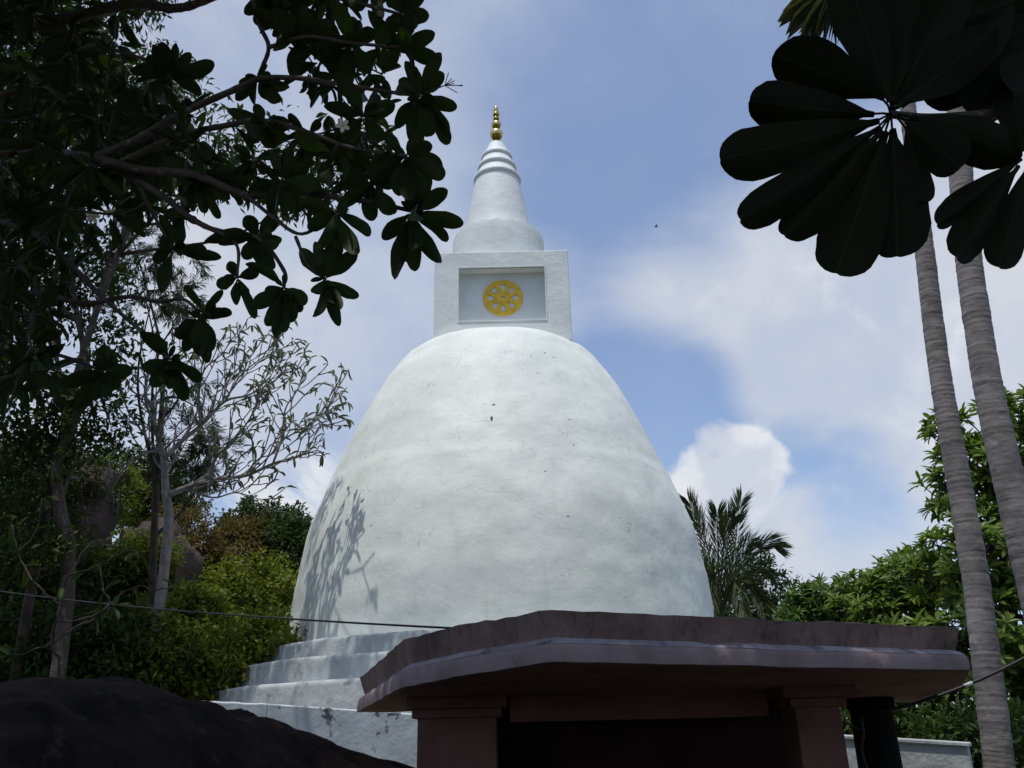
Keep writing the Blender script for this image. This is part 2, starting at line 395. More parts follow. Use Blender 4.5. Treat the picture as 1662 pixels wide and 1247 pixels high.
def place_leaf(me, base, d, nrm, ln, wd, parent, name='leaf'):
    d = Vector(d).normalized(); s = d.cross(Vector(nrm))
    s = s.normalized() if s.length > 1e-6 else d.orthogonal().normalized()
    n = s.cross(d)
    b = Vector(base) - Vector(rloc(parent))
    o = bpy.data.objects.new(name, me); COL.objects.link(o); o.parent = parent
    o.matrix_local = Matrix(((s[0]*wd, d[0]*ln, n[0]*ln, b[0]), (s[1]*wd, d[1]*ln, n[1]*ln, b[1]),
                             (s[2]*wd, d[2]*ln, n[2]*ln, b[2]), (0, 0, 0, 1)))
    return o
def runit(n):
    v = RNG.normal(size=(n, 3)); return v/np.linalg.norm(v, axis=1, keepdims=True)
def tag(o, label, cat, group=None, kind=None):
    o['label'] = label; o['category'] = cat
    if group: o['group'] = group
    if kind: o['kind'] = kind
    return o

# ------------------------------------------------------------------ ground
def sst(a, b, x):
    t = np.clip((x-a)/(b-a), 0, 1); return t*t*(3-2*t)
def ground_h(x, y):
    h = 1.25*sst(13.5, 16, y)*sst(-16, -9, x)*(1-sst(9, 13, x))
    hill = 8.2*sst(15, 40, y + .45*np.minimum(0, x+8)*-1)*(1-sst(-8.2, -4.0, x - .22*np.maximum(0, y-27)))
    back = 2.2*sst(30, 60, y)
    return np.maximum(h, hill) + back*.6 + .12*np.sin(x*.7+1.3)*np.sin(y*.5)
gx = np.sinh(np.linspace(-4.2, 4.2, 150))*8.5; gy = np.sinh(np.linspace(-3.6, 4.4, 150))*9
GX, GY = np.meshgrid(gx, gy); GZ = ground_h(GX, GY)
far = sst(90, 220, np.hypot(GX, GY)); GZ = GZ*(1-far)
mb = MB(); nn = len(gx)
mb.v = list(zip(GX.ravel(), GY.ravel(), GZ.ravel()))
mb.f = [(j*nn+i, j*nn+i+1, (j+1)*nn+i+1, (j+1)*nn+i) for j in range(len(gy)-1) for i in range(nn-1)]
g = mb.build('ground', M['ground'], smooth=True); g['kind'] = 'structure'

# ------------------------------------------------------------------ the stupa
SX, SY = -0.37, 22.0
st = empty('stupa', (SX, SY, 1.2), 'tall white bell-shaped stupa with square box, ringed cone spire and gold finial', 'stupa')
# dome: surface of revolution, slightly uneven like hand-trowelled plaster
zk = [2.9, 3.3, 3.8, 4.3, 5.3, 6.3, 7.3, 8.3, 9.3, 10.2, 10.75, 11.05, 11.22, 11.34, 11.41, 11.45]
rk = [5.13, 5.13, 5.13, 5.11, 5.03, 4.87, 4.54, 4.18, 3.75, 3.32, 2.98, 2.77, 2.58, 2.33, 2.05, 0.9]
NS, NR = 180, 130
mb = MB(); V = []; F = []
pr = catmull([(r, z) for r, z in zip(rk, zk)], 9)
for i, (r, z) in enumerate(pr):
    for k in range(NS):
        a = 2*math.pi*k/NS
        w = .030*mnoise.noise(Vector((math.cos(a)*2.2, math.sin(a)*2.2, z*.55)))*2 + .010*mnoise.noise(Vector((math.cos(a)*9, math.sin(a)*9, z*2.1)))*2
        w *= min(1, r/2)
        sm = 7.6+.25*mnoise.noise(Vector((math.cos(a)*1.5, math.sin(a)*1.5, 4.))); sm2 = 5.2+.3*mnoise.noise(Vector((math.cos(a)*1.3, math.sin(a)*1.3, 9.)))
        w += .022*max(0, min(1, (sm-z)/.10)) + .012*max(0, min(1, (sm2-z)/.10)) - .03
        V.append((SX+(r+w)*math.cos(a), SY+(r+w)*math.sin(a), z))
for i in range(len(pr)-1):
    for k in range(NS):
        k2 = (k+1) % NS; F.append((i*NS+k, i*NS+k2, (i+1)*NS+k2, (i+1)*NS+k))
F.append(tuple((len(pr)-1)*NS+k for k in range(NS)))
mb.add(V, F); mb.build('dome', M['dome'], st, True)
# chipped spots in the plaster, lying on the real dome surface
from mathutils.bvhtree import BVHTree
bvh = BVHTree.FromPolygons([Vector(p) for p in mb.v], mb.f)
for (x, y, w, h) in ((798, 680, 4, 10), (801, 657, 7, 3), (786, 656, 3, 2), (862, 579, 3, 3), (884, 573, 4, 3), (899, 580, 6, 2), (873, 606, 5, 2), (925, 681, 6, 2), (931, 722, 2, 6), (885, 765, 5, 2), (922, 838, 7, 2), (603, 853, 4, 3)):
    loc, nr_, _, _ = bvh.ray_cast(Vector(EYE), Vector(ray(x, y)))
    if loc is None: continue
    p = np.array(loc); nrm = np.array(nr_); nrm = nrm if nrm@ray(x, y) < 0 else -nrm
    e1 = np.cross([0, 0, 1.], nrm); e1 /= np.linalg.norm(e1); e2 = np.cross(nrm, e1)
    q = MB(); ring = []
    for (sc_, ht) in ((1.0, -.01), (1.0, .0022), (.6, .003)):
        for k in range(11):
            a = k*2*math.pi/11; jt = 1+.55*mnoise.noise(Vector((k*1.7, x*.13, y*.11)))
            ring.append(tuple(p+e1*math.cos(a)*w/FPX*20*.42*sc_*jt+e2*math.sin(a)*h/FPX*20*.5*sc_*jt+nrm*ht))
    q.add(ring, [(i*11+k, i*11+(k+1) % 11, (i+1)*11+(k+1) % 11, (i+1)*11+k) for i in range(2) for k in range(11)]+[tuple(22+k for k in range(11))])
    q.build('plaster_chip', M['chip'] if h > 8 or y == 657 else M['chipgrey'], st)
# three round basal terraces with rounded shoulders
for (r0, z0, z1) in ((6.88, 1.75, 2.66), (6.36, 2.64, 3.13), (5.80, 3.11, 3.53)):
    hgt = z1-z0; prof = [(r0+.03, z0)]
    prof += [(r0+.02, z0+hgt*.35)]
    for a in np.linspace(0, 90, 7): prof.append((r0-.07+.07*math.cos(rad(a)), z1-.10+.10*math.sin(rad(a))))
    prof += [(r0-.9, z1+.012)]
    mb = MB(); mb.lathe(prof, (SX, SY), 120, False)
    mb.v = [(x+.012*mnoise.noise(Vector((x*1.3, y*1.3, z))), y, z+.018*mnoise.noise(Vector((x*.9, y*.9, z)))) for x, y, z in mb.v]
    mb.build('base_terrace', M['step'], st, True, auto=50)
# square box
BX, BY, BW = -.21, 22.0, 1.80
z0, z1 = 11.15, 13.86; ry = .33
xa, xb, za, zb = BX-1.15, BX+1.15, 11.78, 13.36
hm = MB()
yf = BY-BW
hm.box((BX-BW, yf, z0), (xa, BY+BW, z1)); hm.box((xb, yf, z0), (BX+BW, BY+BW, z1))
hm.box((xa, yf, z0), (xb, BY+BW, za)); hm.box((xa, yf, zb), (xb, BY+BW, z1)); hm.box((xa, yf+ry, za), (xb, BY+BW-.01, zb))
# one continuous shell: front face with a recess
hm = MB()
o4 = [(BX-BW, z0), (BX+BW, z0), (BX+BW, z1), (BX-BW, z1)]; i4 = [(xa, za), (xb, za), (xb, zb), (xa, zb)]
v = [(x, yf, z) for x, z in o4] + [(x, yf, z) for x, z in i4] + [(x, yf+ry, z) for x, z in i4] + [(x, BY+BW, z) for x, z in o4]
f = [(0, 1, 5, 4), (1, 2, 6, 5), (2, 3, 7, 6), (3, 0, 4, 7), (4, 5, 9, 8), (5, 6, 10, 9), (6, 7, 11, 10), (7, 4, 8, 11),
     (1, 0, 12, 13), (2, 1, 13, 14), (3, 2, 14, 15), (0, 3, 15, 12), (13, 12, 15, 14)]
hm.add(v, f); box = hm.build('square_box', M['white'], st, bevel=.025)
pn = MB(); pn.box((xa-.02, yf+ry-.012, za-.02), (xb+.02, yf+ry+.06, zb+.02)); pn.build('recessed_panel', M['white'], box)
# thin raised fillet around the recess
fl = MB(); e = .03
for (a, b_, c, d) in ((xa-e, xb+e, zb, zb+e), (xa-e, xb+e, za-e, za), (xa-e, xa, za, zb), (xb, xb+e, za, zb)):
    q = MB(); q.box((a, yf-.018, c), (b_, yf+.05, d)); q.build('panel_moulding', M['white'], box)
# dharma wheel in yellow relief
wc = np.array([BX+.02, yf+ry-.014, 12.60]); TH = .035
def wheel_pt(r, a, y): return (wc[0]+r*math.cos(a), wc[1]-y, wc[2]+r*math.sin(a))
def flat(pairs_in, pairs_out, closed=False):
    m_ = MB(); n = len(pairs_in); v = []
    for y in (0, TH):
        for (r, a) in pairs_in: v.append(wheel_pt(r, a, y))
        for (r, a) in pairs_out: v.append(wheel_pt(r, a, y))
    f = []
    rng = range(n if closed else n-1)
    for i in rng:
        j = (i+1) % n
        f += [(2*n+i, 2*n+j, 3*n+j, 3*n+i), (i, n+i, n+j, j), (2*n+i, i, j, 2*n+j), (3*n+i, 3*n+j, n+j, n+i)]
    if not closed: f += [(0, 2*n, 3*n, n), (n-1, 2*n-1, 4*n-1, 3*n-1)]
    m_.add(v, f); return m_
wh = bpy.data.objects.new('wheel_emblem', None)
angs = [2*math.pi*k/96 for k in range(96)]
rim = flat([(.405, a) for a in angs], [(.535, a) for a in angs], True).build('wheel_emblem', M['yellow'], box, bevel=.006)
rim['label'] = 'yellow eight-spoked wheel emblem in the recessed panel'
bpy.data.objects.remove(wh)
flat([(.05, a) for a in angs], [(.175, a) for a in angs], True).build('hub', M['yellow'], rim, bevel=.005)
for k in range(8):
    a0 = math.pi/8 + k*math.pi/4
    tt = np.linspace(0, 1, 9)
    hw = [rad(21.5-14.0*math.sin(t*math.pi/2)**.9) if t < .8 else rad(7.9+9*(t-.8)**1.2/.2**.2*1.5) for t in tt]
    rr = [.17+.24*t for t in tt]
    flat([(r, a0-w) for r, w in zip(rr, hw)], [(r, a0+w) for r, w in zip(rr, hw)]).build('spoke', M['yellow'], rim)
# drum with scalloped rim
DX = -.31
mb = MB(); n = 120; V = []; F = []
prof = [(1.36, 13.80), (1.36, 14.6), (1.345, 15.12), (1.33, 15.22), (1.27, 15.235), (.95, 15.25)]
for (r, z) in prof:
    for k in range(n):
        a = 2*math.pi*k/n; s_ = 0
        if z > 15.1 and r > 1.2: s_ = .06*abs(math.sin(a*11)) - .035
        V.append((DX+r*math.cos(a), SY+r*math.sin(a), z+s_))
for i in range(len(prof)-1):
    for k in range(n):
        k2 = (k+1) % n; F.append((i*n+k, i*n+k2, (i+1)*n+k2, (i+1)*n+k))
mb.add(V, F); mb.build('drum', M['white'], st, True, auto=40)
mb = MB(); mb.lathe([(1.03, 15.22), (.94, 15.75), (.82, 16.5), (.67, 17.40), (.60, 17.44)], (DX, SY), 80, False)
mb.build('cone_spire', M['white'], st, True, auto=40)
for (ra, rb, za_, zb_) in ((.71, .53, 17.36, 17.86), (.585, .42, 17.80, 18.28), (.465, .24, 18.20, 18.78)):
    pf = [(ra-.16, za_-.01), (ra-.03, za_-.02), (ra+.015, za_+.04), (ra+.01, za_+.12)]
    for t in np.linspace(.15, 1, 7): pf.append((ra-.02-(ra-rb-.02)*t**.8, za_+.12+(zb_-za_-.12)*t))
    mb = MB(); mb.lathe(pf, (DX, SY), 72, False); mb.build('spire_ring', M['white'], st, True, auto=60)
fin = [(.20, 18.76), (.19, 18.80), (.13, 18.88), (.075, 18.96), (.07, 19.0)]
mb = MB(); mb.lathe(fin, (DX, SY), 40); fo = mb.build('finial', M['gold'], st, True, auto=50)
fo['label'] = 'gold finial of stacked balls on the spire'
def ball(r, zc, sq=.95, name='finial_ball'):
    pf = [(max(.012, r*math.cos(a)), zc+r*sq*math.sin(a)) for a in np.linspace(-1.45, 1.45, 15)]
    q = MB(); q.lathe(pf, (DX, SY), 40); q.build(name, M['gold'], fo, True, auto=70)
ball(.205, 19.19); ball(.155, 19.56); ball(.10, 19.80, .6); ball(.115, 19.97, .7)
mb = MB(); mb.lathe([(.05, 20.02), (.085, 20.10), (.06, 20.16), (.075, 20.20), (.03, 20.27), (.006, 20.33)], (DX, SY), 24); mb.build('finial_tip', M['gold'], fo, True, auto=60)

# ------------------------------------------------------------------ platform wall left of the pavilion
A = at(300, 1136, 12.6); B = at(434, 1142, 13.2); C_ = at(700, 1160, 14.3)
D_ = C_ + (C_-B)*2.2
pw = empty('platform_wall', (A[0], A[1], 1.0), 'low stained white plaster wall below the round terraces, left of the pavilion', 'wall')
def wall_run(p, q, zb, th, name, mat, parent, cap=None, n=14):
    p = np.array(p); q = np.array(q); d = q-p; d[2] = 0; d /= np.linalg.norm(d); nrm = np.array([-d[1], d[0], 0])
    m_ = MB(); V = []; F = []
    for i in range(n+1):
        t = i/n; c = p+(q-p)*t
        for (o, z) in ((0, zb), (0, c[2]-.02), (.02, c[2]), (th-.02, c[2]), (th, c[2]-.02), (th, zb)):
            jz = .012*mnoise.noise(Vector((t*9, o, z)))
            V.append((c[0]+nrm[0]*o, c[1]+nrm[1]*o, z+jz))
    for i in range(n):
        for k in range(6):
            k2 = (k+1) % 6; F.append((i*6+k, (i+1)*6+k, (i+1)*6+k2, i*6+k2))
    F += [(0, 1, 2, 3, 4, 5), tuple(n*6+k for k in (5, 4, 3, 2, 1, 0))]
    m_.add(V, F); return m_.build(name, mat, parent, False)
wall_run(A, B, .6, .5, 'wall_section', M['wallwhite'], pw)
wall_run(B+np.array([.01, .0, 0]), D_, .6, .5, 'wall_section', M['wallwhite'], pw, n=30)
# terrace floor behind it
mb = MB(); V = []; n = 60
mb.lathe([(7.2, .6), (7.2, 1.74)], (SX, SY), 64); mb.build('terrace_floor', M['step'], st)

# ------------------------------------------------------------------ pavilion
path = [ (585, 1100, 594, 1156, 10.0), (655, 1037, 658, 1117, 7.7), (740, 1016, 742, 1100, 6.95), (893, 989, 895, 1075, 6.0),
         (1120, 999, 1121, 1080, 6.45), (1350, 1009, 1352, 1085, 6.92), (1556, 1019, 1566, 1089, 7.35) ]
pts = []
for (x, yt, xb_, yb, Y) in path:
    t = at(x, yt, Y); b_ = at(xb_, yb, Y); pts.append((t[0], t[1], t[2], b_[2]))
Rr = at(1556, 1112, 8.5); RR = at(1474, 1140, 10.6)
pts.append((Rr[0]+.02, 8.5, Rr[2]+.33, Rr[2])); pts.append((RR[0]+.05, 10.6, RR[2]+.33, RR[2]))
pts.append((1.6, 10.9, pts[-1][2], pts[-1][3]))
pav = empty('pavilion', (1.5, 8.3, 0), 'dark mauve concrete pavilion with heavy moulded roof edge in front of the stupa', 'pavilion')
P2 = [np.array(p[:2]) for p in pts]; n = len(pts)
def out_n(i):
    a = P2[(i-1) % n]; b_ = P2[i]; c = P2[(i+1) % n]
    d1 = (b_-a)/np.linalg.norm(b_-a); d2 = (c-b_)/np.linalg.norm(c-b_)
    n1 = np.array([d1[1], -d1[0]]); n2 = np.array([d2[1], -d2[0]])
    m_ = n1+n2; m_ /= np.linalg.norm(m_); return m_/max(.5, m_@n1)
def subdiv_ring(prof, jitter=.006):
    """prof(k)->list of (offset, fraction of height from top 0 to bottom 1)"""
    V = []; rows = []
    ring = []
    for i in range(n):
        j = (i+1) % n; seg = max(1, int(np.linalg.norm(P2[j]-P2[i])/.12))
        for t in np.linspace(0, 1, seg, endpoint=False): ring.append((i, j, t))
    for (i, j, t) in ring:
        p = P2[i]*(1-t)+P2[j]*t; nn_ = out_n(i)*(1-t)+out_n(j)*t
        zt = pts[i][2]*(1-t)+pts[j][2]*t; zb_ = pts[i][3]*(1-t)+pts[j][3]*t
        row = []
        for (o, fr) in prof:
            q = p+nn_*o; z = zt+(zb_-zt)*fr
            jx = jitter*mnoise.noise(Vector((q[0]*5, q[1]*5, z*9+fr*3)))*2
            row.append((q[0]+nn_[0]*jx, q[1]+nn_[1]*jx, z+jx*(1 if fr in (0, 1) else .6)))
        V.append(row)
    return V
def ring_mesh(rows, name, mat, parent, **k):
    m_ = MB(); kk = len(rows[0]); V = [p for r_ in rows for p in r_]; F = []
    for i in range(len(rows)):
        j = (i+1) % len(rows)
        for q in range(kk-1): F.append((i*kk+q, i*kk+q+1, j*kk+q+1, j*kk+q))
    m_.add(V, F); return m_.build(name, mat, parent, **k)
up = [(-.30, .005), (-.02, 0), (.0, .012), (-.012, .12), (-.035, .35), (-.055, .50), (-.06, .56)]
le = [(-.060, .50), (-.052, .535), (-.030, .560), (-.012, .60), (.004, .635), (.0, .645), (-.06, .65)]
lo = [(-.02, .628), (.0, .64), (.012, .67), (.018, .74), (.022, .86), (.018, .99), (.010, 1.0), (-.05, 1.0)]
ring_mesh(subdiv_ring(up, .008), 'fascia', M['fascia'], pav, smooth=True, auto=45)
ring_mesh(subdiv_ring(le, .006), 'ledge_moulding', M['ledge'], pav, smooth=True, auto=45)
ring_mesh(subdiv_ring(lo, .004), 'cornice', M['cornice'], pav, smooth=True, auto=45)
top = [r_[0] for r_ in subdiv_ring([(-.29, .03)], 0)]; bot = [r_[0] for r_ in subdiv_ring([(-.045, .995)], 0)]
def fan_cap(ring, name, mat, flip):
    m_ = MB(); c = np.mean(np.array(ring), 0); V = [tuple(c)]+ring; F = []
    for i in range(len(ring)):
        j = (i+1) % len(ring); F.append((0, 1+i, 1+j) if not flip else (0, 1+j, 1+i))
    m_.add(V, F); return m_.build(name, mat, pav)
fan_cap(top, 'roof_top', M['roof'], False); fan_cap(bot, 'soffit', M['soffit'], True)
# beams and pillars under the soffit
def zsoff(x, y):   # soffit height falls slightly to the back
    return 2.10-.038*(y-6.0)
def pillar(x0, x1, y0, y1, cap_r, name='pillar', mat='brownwall'):
    zt = zsoff(0, (y0+y1)/2)
    q = MB(); q.box((x0, y0, -.05), (x1, y1, zt+.02)); o = q.build(name, M[mat], pav, bevel=.012)
    q = MB()
    for (e_, za, zb_) in ((.05, zt-.17, zt-.09), (cap_r, zt-.09, zt+.015)):
        q.box((x0-e_, y0-e_, za), (x1+e_, y1+e_, zb_))
    q.build('capital', M[mat], o, bevel=.01)
    return o
pillar(at(677, 1200, 8.6)[0], at(806, 1200, 8.6)[0], 8.6, 9.5, .10)
pillar(at(1297, 1200, 8.4)[0], at(1372, 1200, 8.4)[0], 8.4, 8.85, .13)
q = MB(); q.box((at(806, 1200, 8.6)[0]+.12, 8.75, zsoff(0, 9)-.22), (at(1297, 1200, 8.4)[0]-.14, 9.0, zsoff(0, 9)+.02)); q.build('beam', M['brownwall'], pav, bevel=.01)
q = MB(); q.box((at(870, 1200, 9.6)[0], 9.6, -.05), (at(1297, 1200, 9.6)[0]+.2, 9.75, zsoff(0, 9.7)+.02)); q.build('back_wall', M['shadewall'], pav)
q = MB(); q.box((at(806, 1200, 8.9)[0]+.0, 9.02, -.05), (at(890, 1200, 9.6)[0], 9.58, zsoff(0, 9.4)+.0)); q.build('side_wall', M['blackcol'], pav)  # black box closes the dark opening; its shade is painted in
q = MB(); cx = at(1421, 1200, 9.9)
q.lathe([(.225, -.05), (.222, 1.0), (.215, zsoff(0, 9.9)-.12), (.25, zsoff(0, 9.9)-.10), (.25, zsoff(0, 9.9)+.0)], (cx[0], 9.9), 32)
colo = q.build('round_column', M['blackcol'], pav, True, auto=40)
q = MB(); lp = [at(1398, 1165, 9.6), at(1402, 1190, 9.58), at(1399, 1215, 9.58), at(1404, 1238, 9.58), at(1412, 1256, 9.58)]
q.tube(catmull(lp, 6), .012, 6); q.build('cable_loop', M['wire'], pav, True)
q = MB(); q.box((-1.2, 7.4, -.1), (5.2, 10.8, .06)); q.build('floor_slab', M['roof'], pav, bevel=.02)

# low white wall right of the pavilion
a = at(1340, 1192, 12.0); b_ = at(1568, 1206, 11.2)
lw = empty('garden_wall', (a[0], a[1], 0), 'low cracked white garden wall seen behind the black column', 'wall')
lo_w = wall_run(a, b_, -.05, .32, 'wall_body', M['step'], lw, n=10)
q = MB()
dd = (b_-a); dd[2] = 0; dd /= np.linalg.norm(dd); nn2 = np.array([-dd[1], dd[0], 0])
c0 = a-nn2*.03+np.array([0, 0, .004]); c1 = b_-nn2*.03+dd*.03+np.array([0, 0, .004])
V = []
for c in (c0, c1):
    for (o, z) in ((0, -.05), (0, .0), (.38, .0), (.38, -.05)): V.append(tuple(c+nn2*o+np.array([0, 0, z])))
q.add(V, [(0, 1, 5, 4), (1, 2, 6, 5), (2, 3, 7, 6), (3, 0, 4, 7), (0, 3, 2, 1), (4, 5, 6, 7)]); q.build('coping', M['step'], lw, bevel=.012)

# ------------------------------------------------------------------ cables
def cable(p, q, sag, r, name, label, n=26, group=None):
    P = [np.array(p)+(np.array(q)-np.array(p))*t - np.array([0, 0, sag*4*t*(1-t)]) for t in np.linspace(0, 1, n)]
    m_ = MB(); m_.tube(P, r, 6); o = m_.build(name, M['wire'], None, True)
    tag(o, label, 'cable', group); return o, P
cable(at(-120, 940, 15.0), at(760, 1021, 7.05), .10, .009, 'overhead_cable', 'thin black cable crossing the lower dome to the pavilion roof')
o, P = cable(at(1395, 1163, 9.75), at(1720, 1035, 9.2), .10, .017, 'service_cable', 'thick black cable rising from the pavilion past the palm trunk')
m_ = MB(); k0 = P[13]; k1 = P[14]; m_.tube([k0+(k1-k0)*t for t in (.0, .5, 1.)], .021, 8); tp = m_.build('tape_wrap', M['tape'], None, True); tp.parent = o
cable(at(1262, 1143, 8.2), at(1402, 1187, 9.6), -.04, .006, 'thin_wire', 'thin wire hanging under the right end of the pavilion soffit')

# ------------------------------------------------------------------ rocks
def boulder_ridge():
    sil = [(-420, 1150), (-200, 1122), (0, 1110), (110, 1106), (205, 1109), (260, 1127), (310, 1142), (350, 1152), (420, 1174), (490, 1196), (560, 1214), (640, 1236), (720, 1262), (820, 1290)]
    X = []; 
    for (x, y) in sil:
        Y = 6.3 + 2.0*sst(150, 700, x); p = at(x, y, Y); X.append(p)
    X = np.array(X)
    m_ = MB(); nx, ny = 120, 60
    xs = np.linspace(X[0, 0], X[-1, 0], nx); us = np.linspace(-1, 1, ny)
    V = []; F = []
    for i, x in enumerate(xs):
        yr = np.interp(x, X[:, 0], X[:, 1]); zr = np.interp(x, X[:, 0], X[:, 2])
        for u in us:
            hw = 2.7 if u < 0 else 1.6
            y = yr+u*hw
            drop = abs(u)**2.4
            z = zr*(1-drop) - .1*drop
            amp = min(1, 6*abs(u))
            z += amp*(-.10*max(0, .25-abs(mnoise.noise(Vector((x*.9+y*.35, y*.5, 2.))))) + .05*mnoise.fractal(Vector((x*2.6, y*2.6, 5)), 1, 2, 4)) + amp*(.16*mnoise.fractal(Vector((x*.8, y*.8, 3)), 1, 2, 4)+.03*mnoise.noise(Vector((x*4, y*4, 1))))+.018*mnoise.noise(Vector((x*5, y*5, 7)))
            V.append((x, y, z))
    for i in range(nx-1):
        for k in range(ny-1):
            F.append((i*ny+k, (i+1)*ny+k, (i+1)*ny+k+1, i*ny+k+1))
    m_.add(V, F)
    o = m_.build('boulder', M['rock'], None, True)
    tag(o, 'long dark humped rock across the bottom left corner', 'rock')
boulder_ridge()
def boulder(c, rx, ry_, rz_, seed, label, mat='rock2', name='boulder'):
    m_ = MB(); n1, n2 = 48, 28; V = []; F = []
    for j in range(n2+1):
        ph = math.pi*j/n2
        for i in range(n1):
            th = 2*math.pi*i/n1; d = Vector((math.sin(ph)*math.cos(th), math.sin(ph)*math.sin(th), math.cos(ph)))
            s_ = 1+.35*mnoise.fractal(d*1.3+Vector((seed, 0, 0)), 1, 2, 4)+.06*mnoise.noise(d*6)
            q_ = Vector([math.copysign(abs(t)**.75, t) for t in d])
            V.append((c[0]+rx*q_[0]*s_, c[1]+ry_*q_[1]*s_, c[2]+rz_*q_[2]*s_))
    for j in range(n2):
        for i in range(n1): F.append((j*n1+i, (j+1)*n1+i, (j+1)*n1+(i+1) % n1, j*n1+(i+1) % n1))
    m_.add(V, F); o = m_.build(name, M[mat], None, True); tag(o, label, 'rock', 'boulders on the left hillside')
boulder(at(232, 960, 23), 1.15, 1.1, 1.75, 4, 'tall brown boulder standing among the shrubs on the left hillside')
boulder(at(95, 850, 25), 1.5, 1.3, 2.2, 9, 'rounded brown boulder behind the grey trunk at far left')
boulder(at(60, 1010, 21), 1.6, 1.3, 1.3, 15, 'low shadowed boulder at far left above the dark rock')

# ------------------------------------------------------------------ trees: generic crown
def leaf_cloud(blobs_, n_clump, per, ln, wd, clump_r, outward=.6, droop=.3, shell=.55):
    C = []; D = []; Nn = []; Ln = []; Wd = []
    vol = np.array([b[1]*b[2]*b[3] if len(b) > 3 else b[1]**3 for b in blobs_]); pv = vol**.8; pv = pv/pv.sum()
    for k in range(n_clump):
        b = blobs_[RNG.choice(len(blobs_), p=pv)]
        c = np.array(b[0]); R_ = np.array(b[1:4]) if len(b) > 3 else np.array([b[1]]*3)
        u = runit(1)[0]; rr = shell+(1-shell)*RNG.random()**.6
        rr *= 1+.22*mnoise.noise(Vector(u*2.3)+Vector(c)*.37)*2
        cc_ = c+u*R_*rr
        n_ = int(per*(.6+.8*RNG.random()))
        p = cc_+runit(n_)*clump_r*(RNG.random((n_, 1))**.5)
        d = runit(n_)+u*outward+np.array([0, 0, -droop])
        nr = runit(n_)*.7+np.array([0, 0, 1.0])+u*.3
        C.append(p); D.append(d); Nn.append(nr); Ln.append(ln*(.65+.6*RNG.random(n_))); Wd.append(wd*(.7+.5*RNG.random(n_)))
    return np.vstack(C), np.vstack(D), np.vstack(Nn), np.concatenate(Ln), np.concatenate(Wd)
def limbs(parent, base, blobs_, r0, mat, trunk_top=None, n_branch=6):
    base = np.array(base, float)
    cen = np.mean([b[0] for b in blobs_], 0) if trunk_top is None else np.array(trunk_top)
    mid = base+(cen-base)*.55+np.array([RNG.normal()*.12, RNG.normal()*.12, 0])*np.linalg.norm(cen-base)*.3
    P = catmull([base, mid, cen], 8)
    m_ = MB(); m_.tube(P, list(np.linspace(r0, r0*.35, len(P))), 9); m_.build('trunk', mat, parent, True)
    for k in range(n_branch):
        b = blobs_[k % len(blobs_)]; R_ = b[1]
        t = .45+.5*RNG.random(); s_ = P[int(t*(len(P)-1))]
        e_ = np.array(b[0])+runit(1)[0]*np.array([R_, R_, R_])*.75; e_[2] = max(e_[2], s_[2]+.1)
        q_ = s_+(e_-s_)*.5+runit(1)[0]*.15*np.linalg.norm(e_-s_)
        B_ = catmull([s_, q_, e_], 6)
        m_ = MB(); m_.tube(B_, list(np.linspace(r0*.42, r0*.08, len(B_))), 6)
        for w in range(4):
            i = RNG.integers(3, len(B_)); e2 = B_[i]+runit(1)[0]*R_*.5
            m_.tube(catmull([B_[i], (B_[i]+e2)/2+runit(1)[0]*.06, e2], 4), list(np.linspace(r0*.14, r0*.04, 9))[:9], 5)
        m_.build('branch', mat, parent, True)
def shrub(name, label, cat, base, blobs_, n_clump, per, ln, wd, mat, clump_r=.35, r0=.06, group=None, bark='barkdark', n_branch=5, **k):
    r_ = empty(name, base, label, cat, group)
    limbs(r_, base, blobs_, r0, M[bark], n_branch=n_branch)
    leaves_mesh('crown', *leaf_cloud(blobs_, n_clump, per, ln, wd, clump_r, **k), M[mat], r_)
    return r_

# left hillside shrubs
HG = 'shrubs covering the left hillside'
SH = [ # px x, y, depth, radius x(m), z(m), material, label
 (385, 1075, 19.0, 1.5, 1.0, 'shrub', 'bright green shrub beside the lowest stupa terrace'),
 (300, 1085, 18.0, 1.3, .9, 'shrub', 'yellow-green shrub right behind the hump of the dark rock'),
 (190, 1070, 17.5, 1.4, 1.0, 'shrubdark', 'dark green shrub below the tall brown boulder'),
 (60, 1080, 17.0, 1.5, 1.1, 'shrubdark', 'shadowed shrub at the far left above the dark rock'),
 (440, 985, 24.5, 1.6, 1.5, 'shrub', 'leafy green shrub touching the left edge of the dome'),
 (365, 985, 25.0, 1.6, 1.5, 'shrub', 'green shrub right of the tall brown boulder'),
 (455, 900, 29.5, 1.6, 1.3, 'shrubdark', 'dark shrub below the round tree left of the dome'),
 (385, 905, 29.0, 1.9, 1.5, 'shrubbrown', 'rusty brown shrub high on the left hillside'),
 (305, 890, 28.5, 1.7, 1.4, 'shrubbrown', 'brownish dry shrub behind the pale branching tree'),
 (160, 960, 21.5, 1.4, 1.2, 'shrubdark', 'dark shrub left of the tall brown boulder'),
 (20, 960, 20.0, 1.9, 1.6, 'shrubdark', 'dark shrub at the far left below the cable'),
 (150, 800, 26.5, 1.9, 1.5, 'shrub', 'yellow-green bush lit beside the grey trunk'),
 (240, 800, 30.0, 2.0, 1.6, 'shrubdark', 'dim bush behind the pale trunk on the hillside'),
 (30, 800, 24.0, 2.4, 2.0, 'shrubdark', 'big dark bush at the left frame edge'),
 (430, 1050, 27.0, 1.4, 1.2, 'shrubdark', 'dark green shrub tucked behind the stupa terraces'),
 (225, 900, 21.5, .9, .6, 'shrub', 'yellow-green shrub growing over the top of the tall brown boulder'),
 (325, 1000, 22.0, 1.0, .8, 'shrub', 'sunlit shrub leaning on the right side of the tall brown boulder'),
 (290, 1020, 21.0, 1.2, .9, 'shrub', 'small green shrub at the foot of the tall brown boulder')]
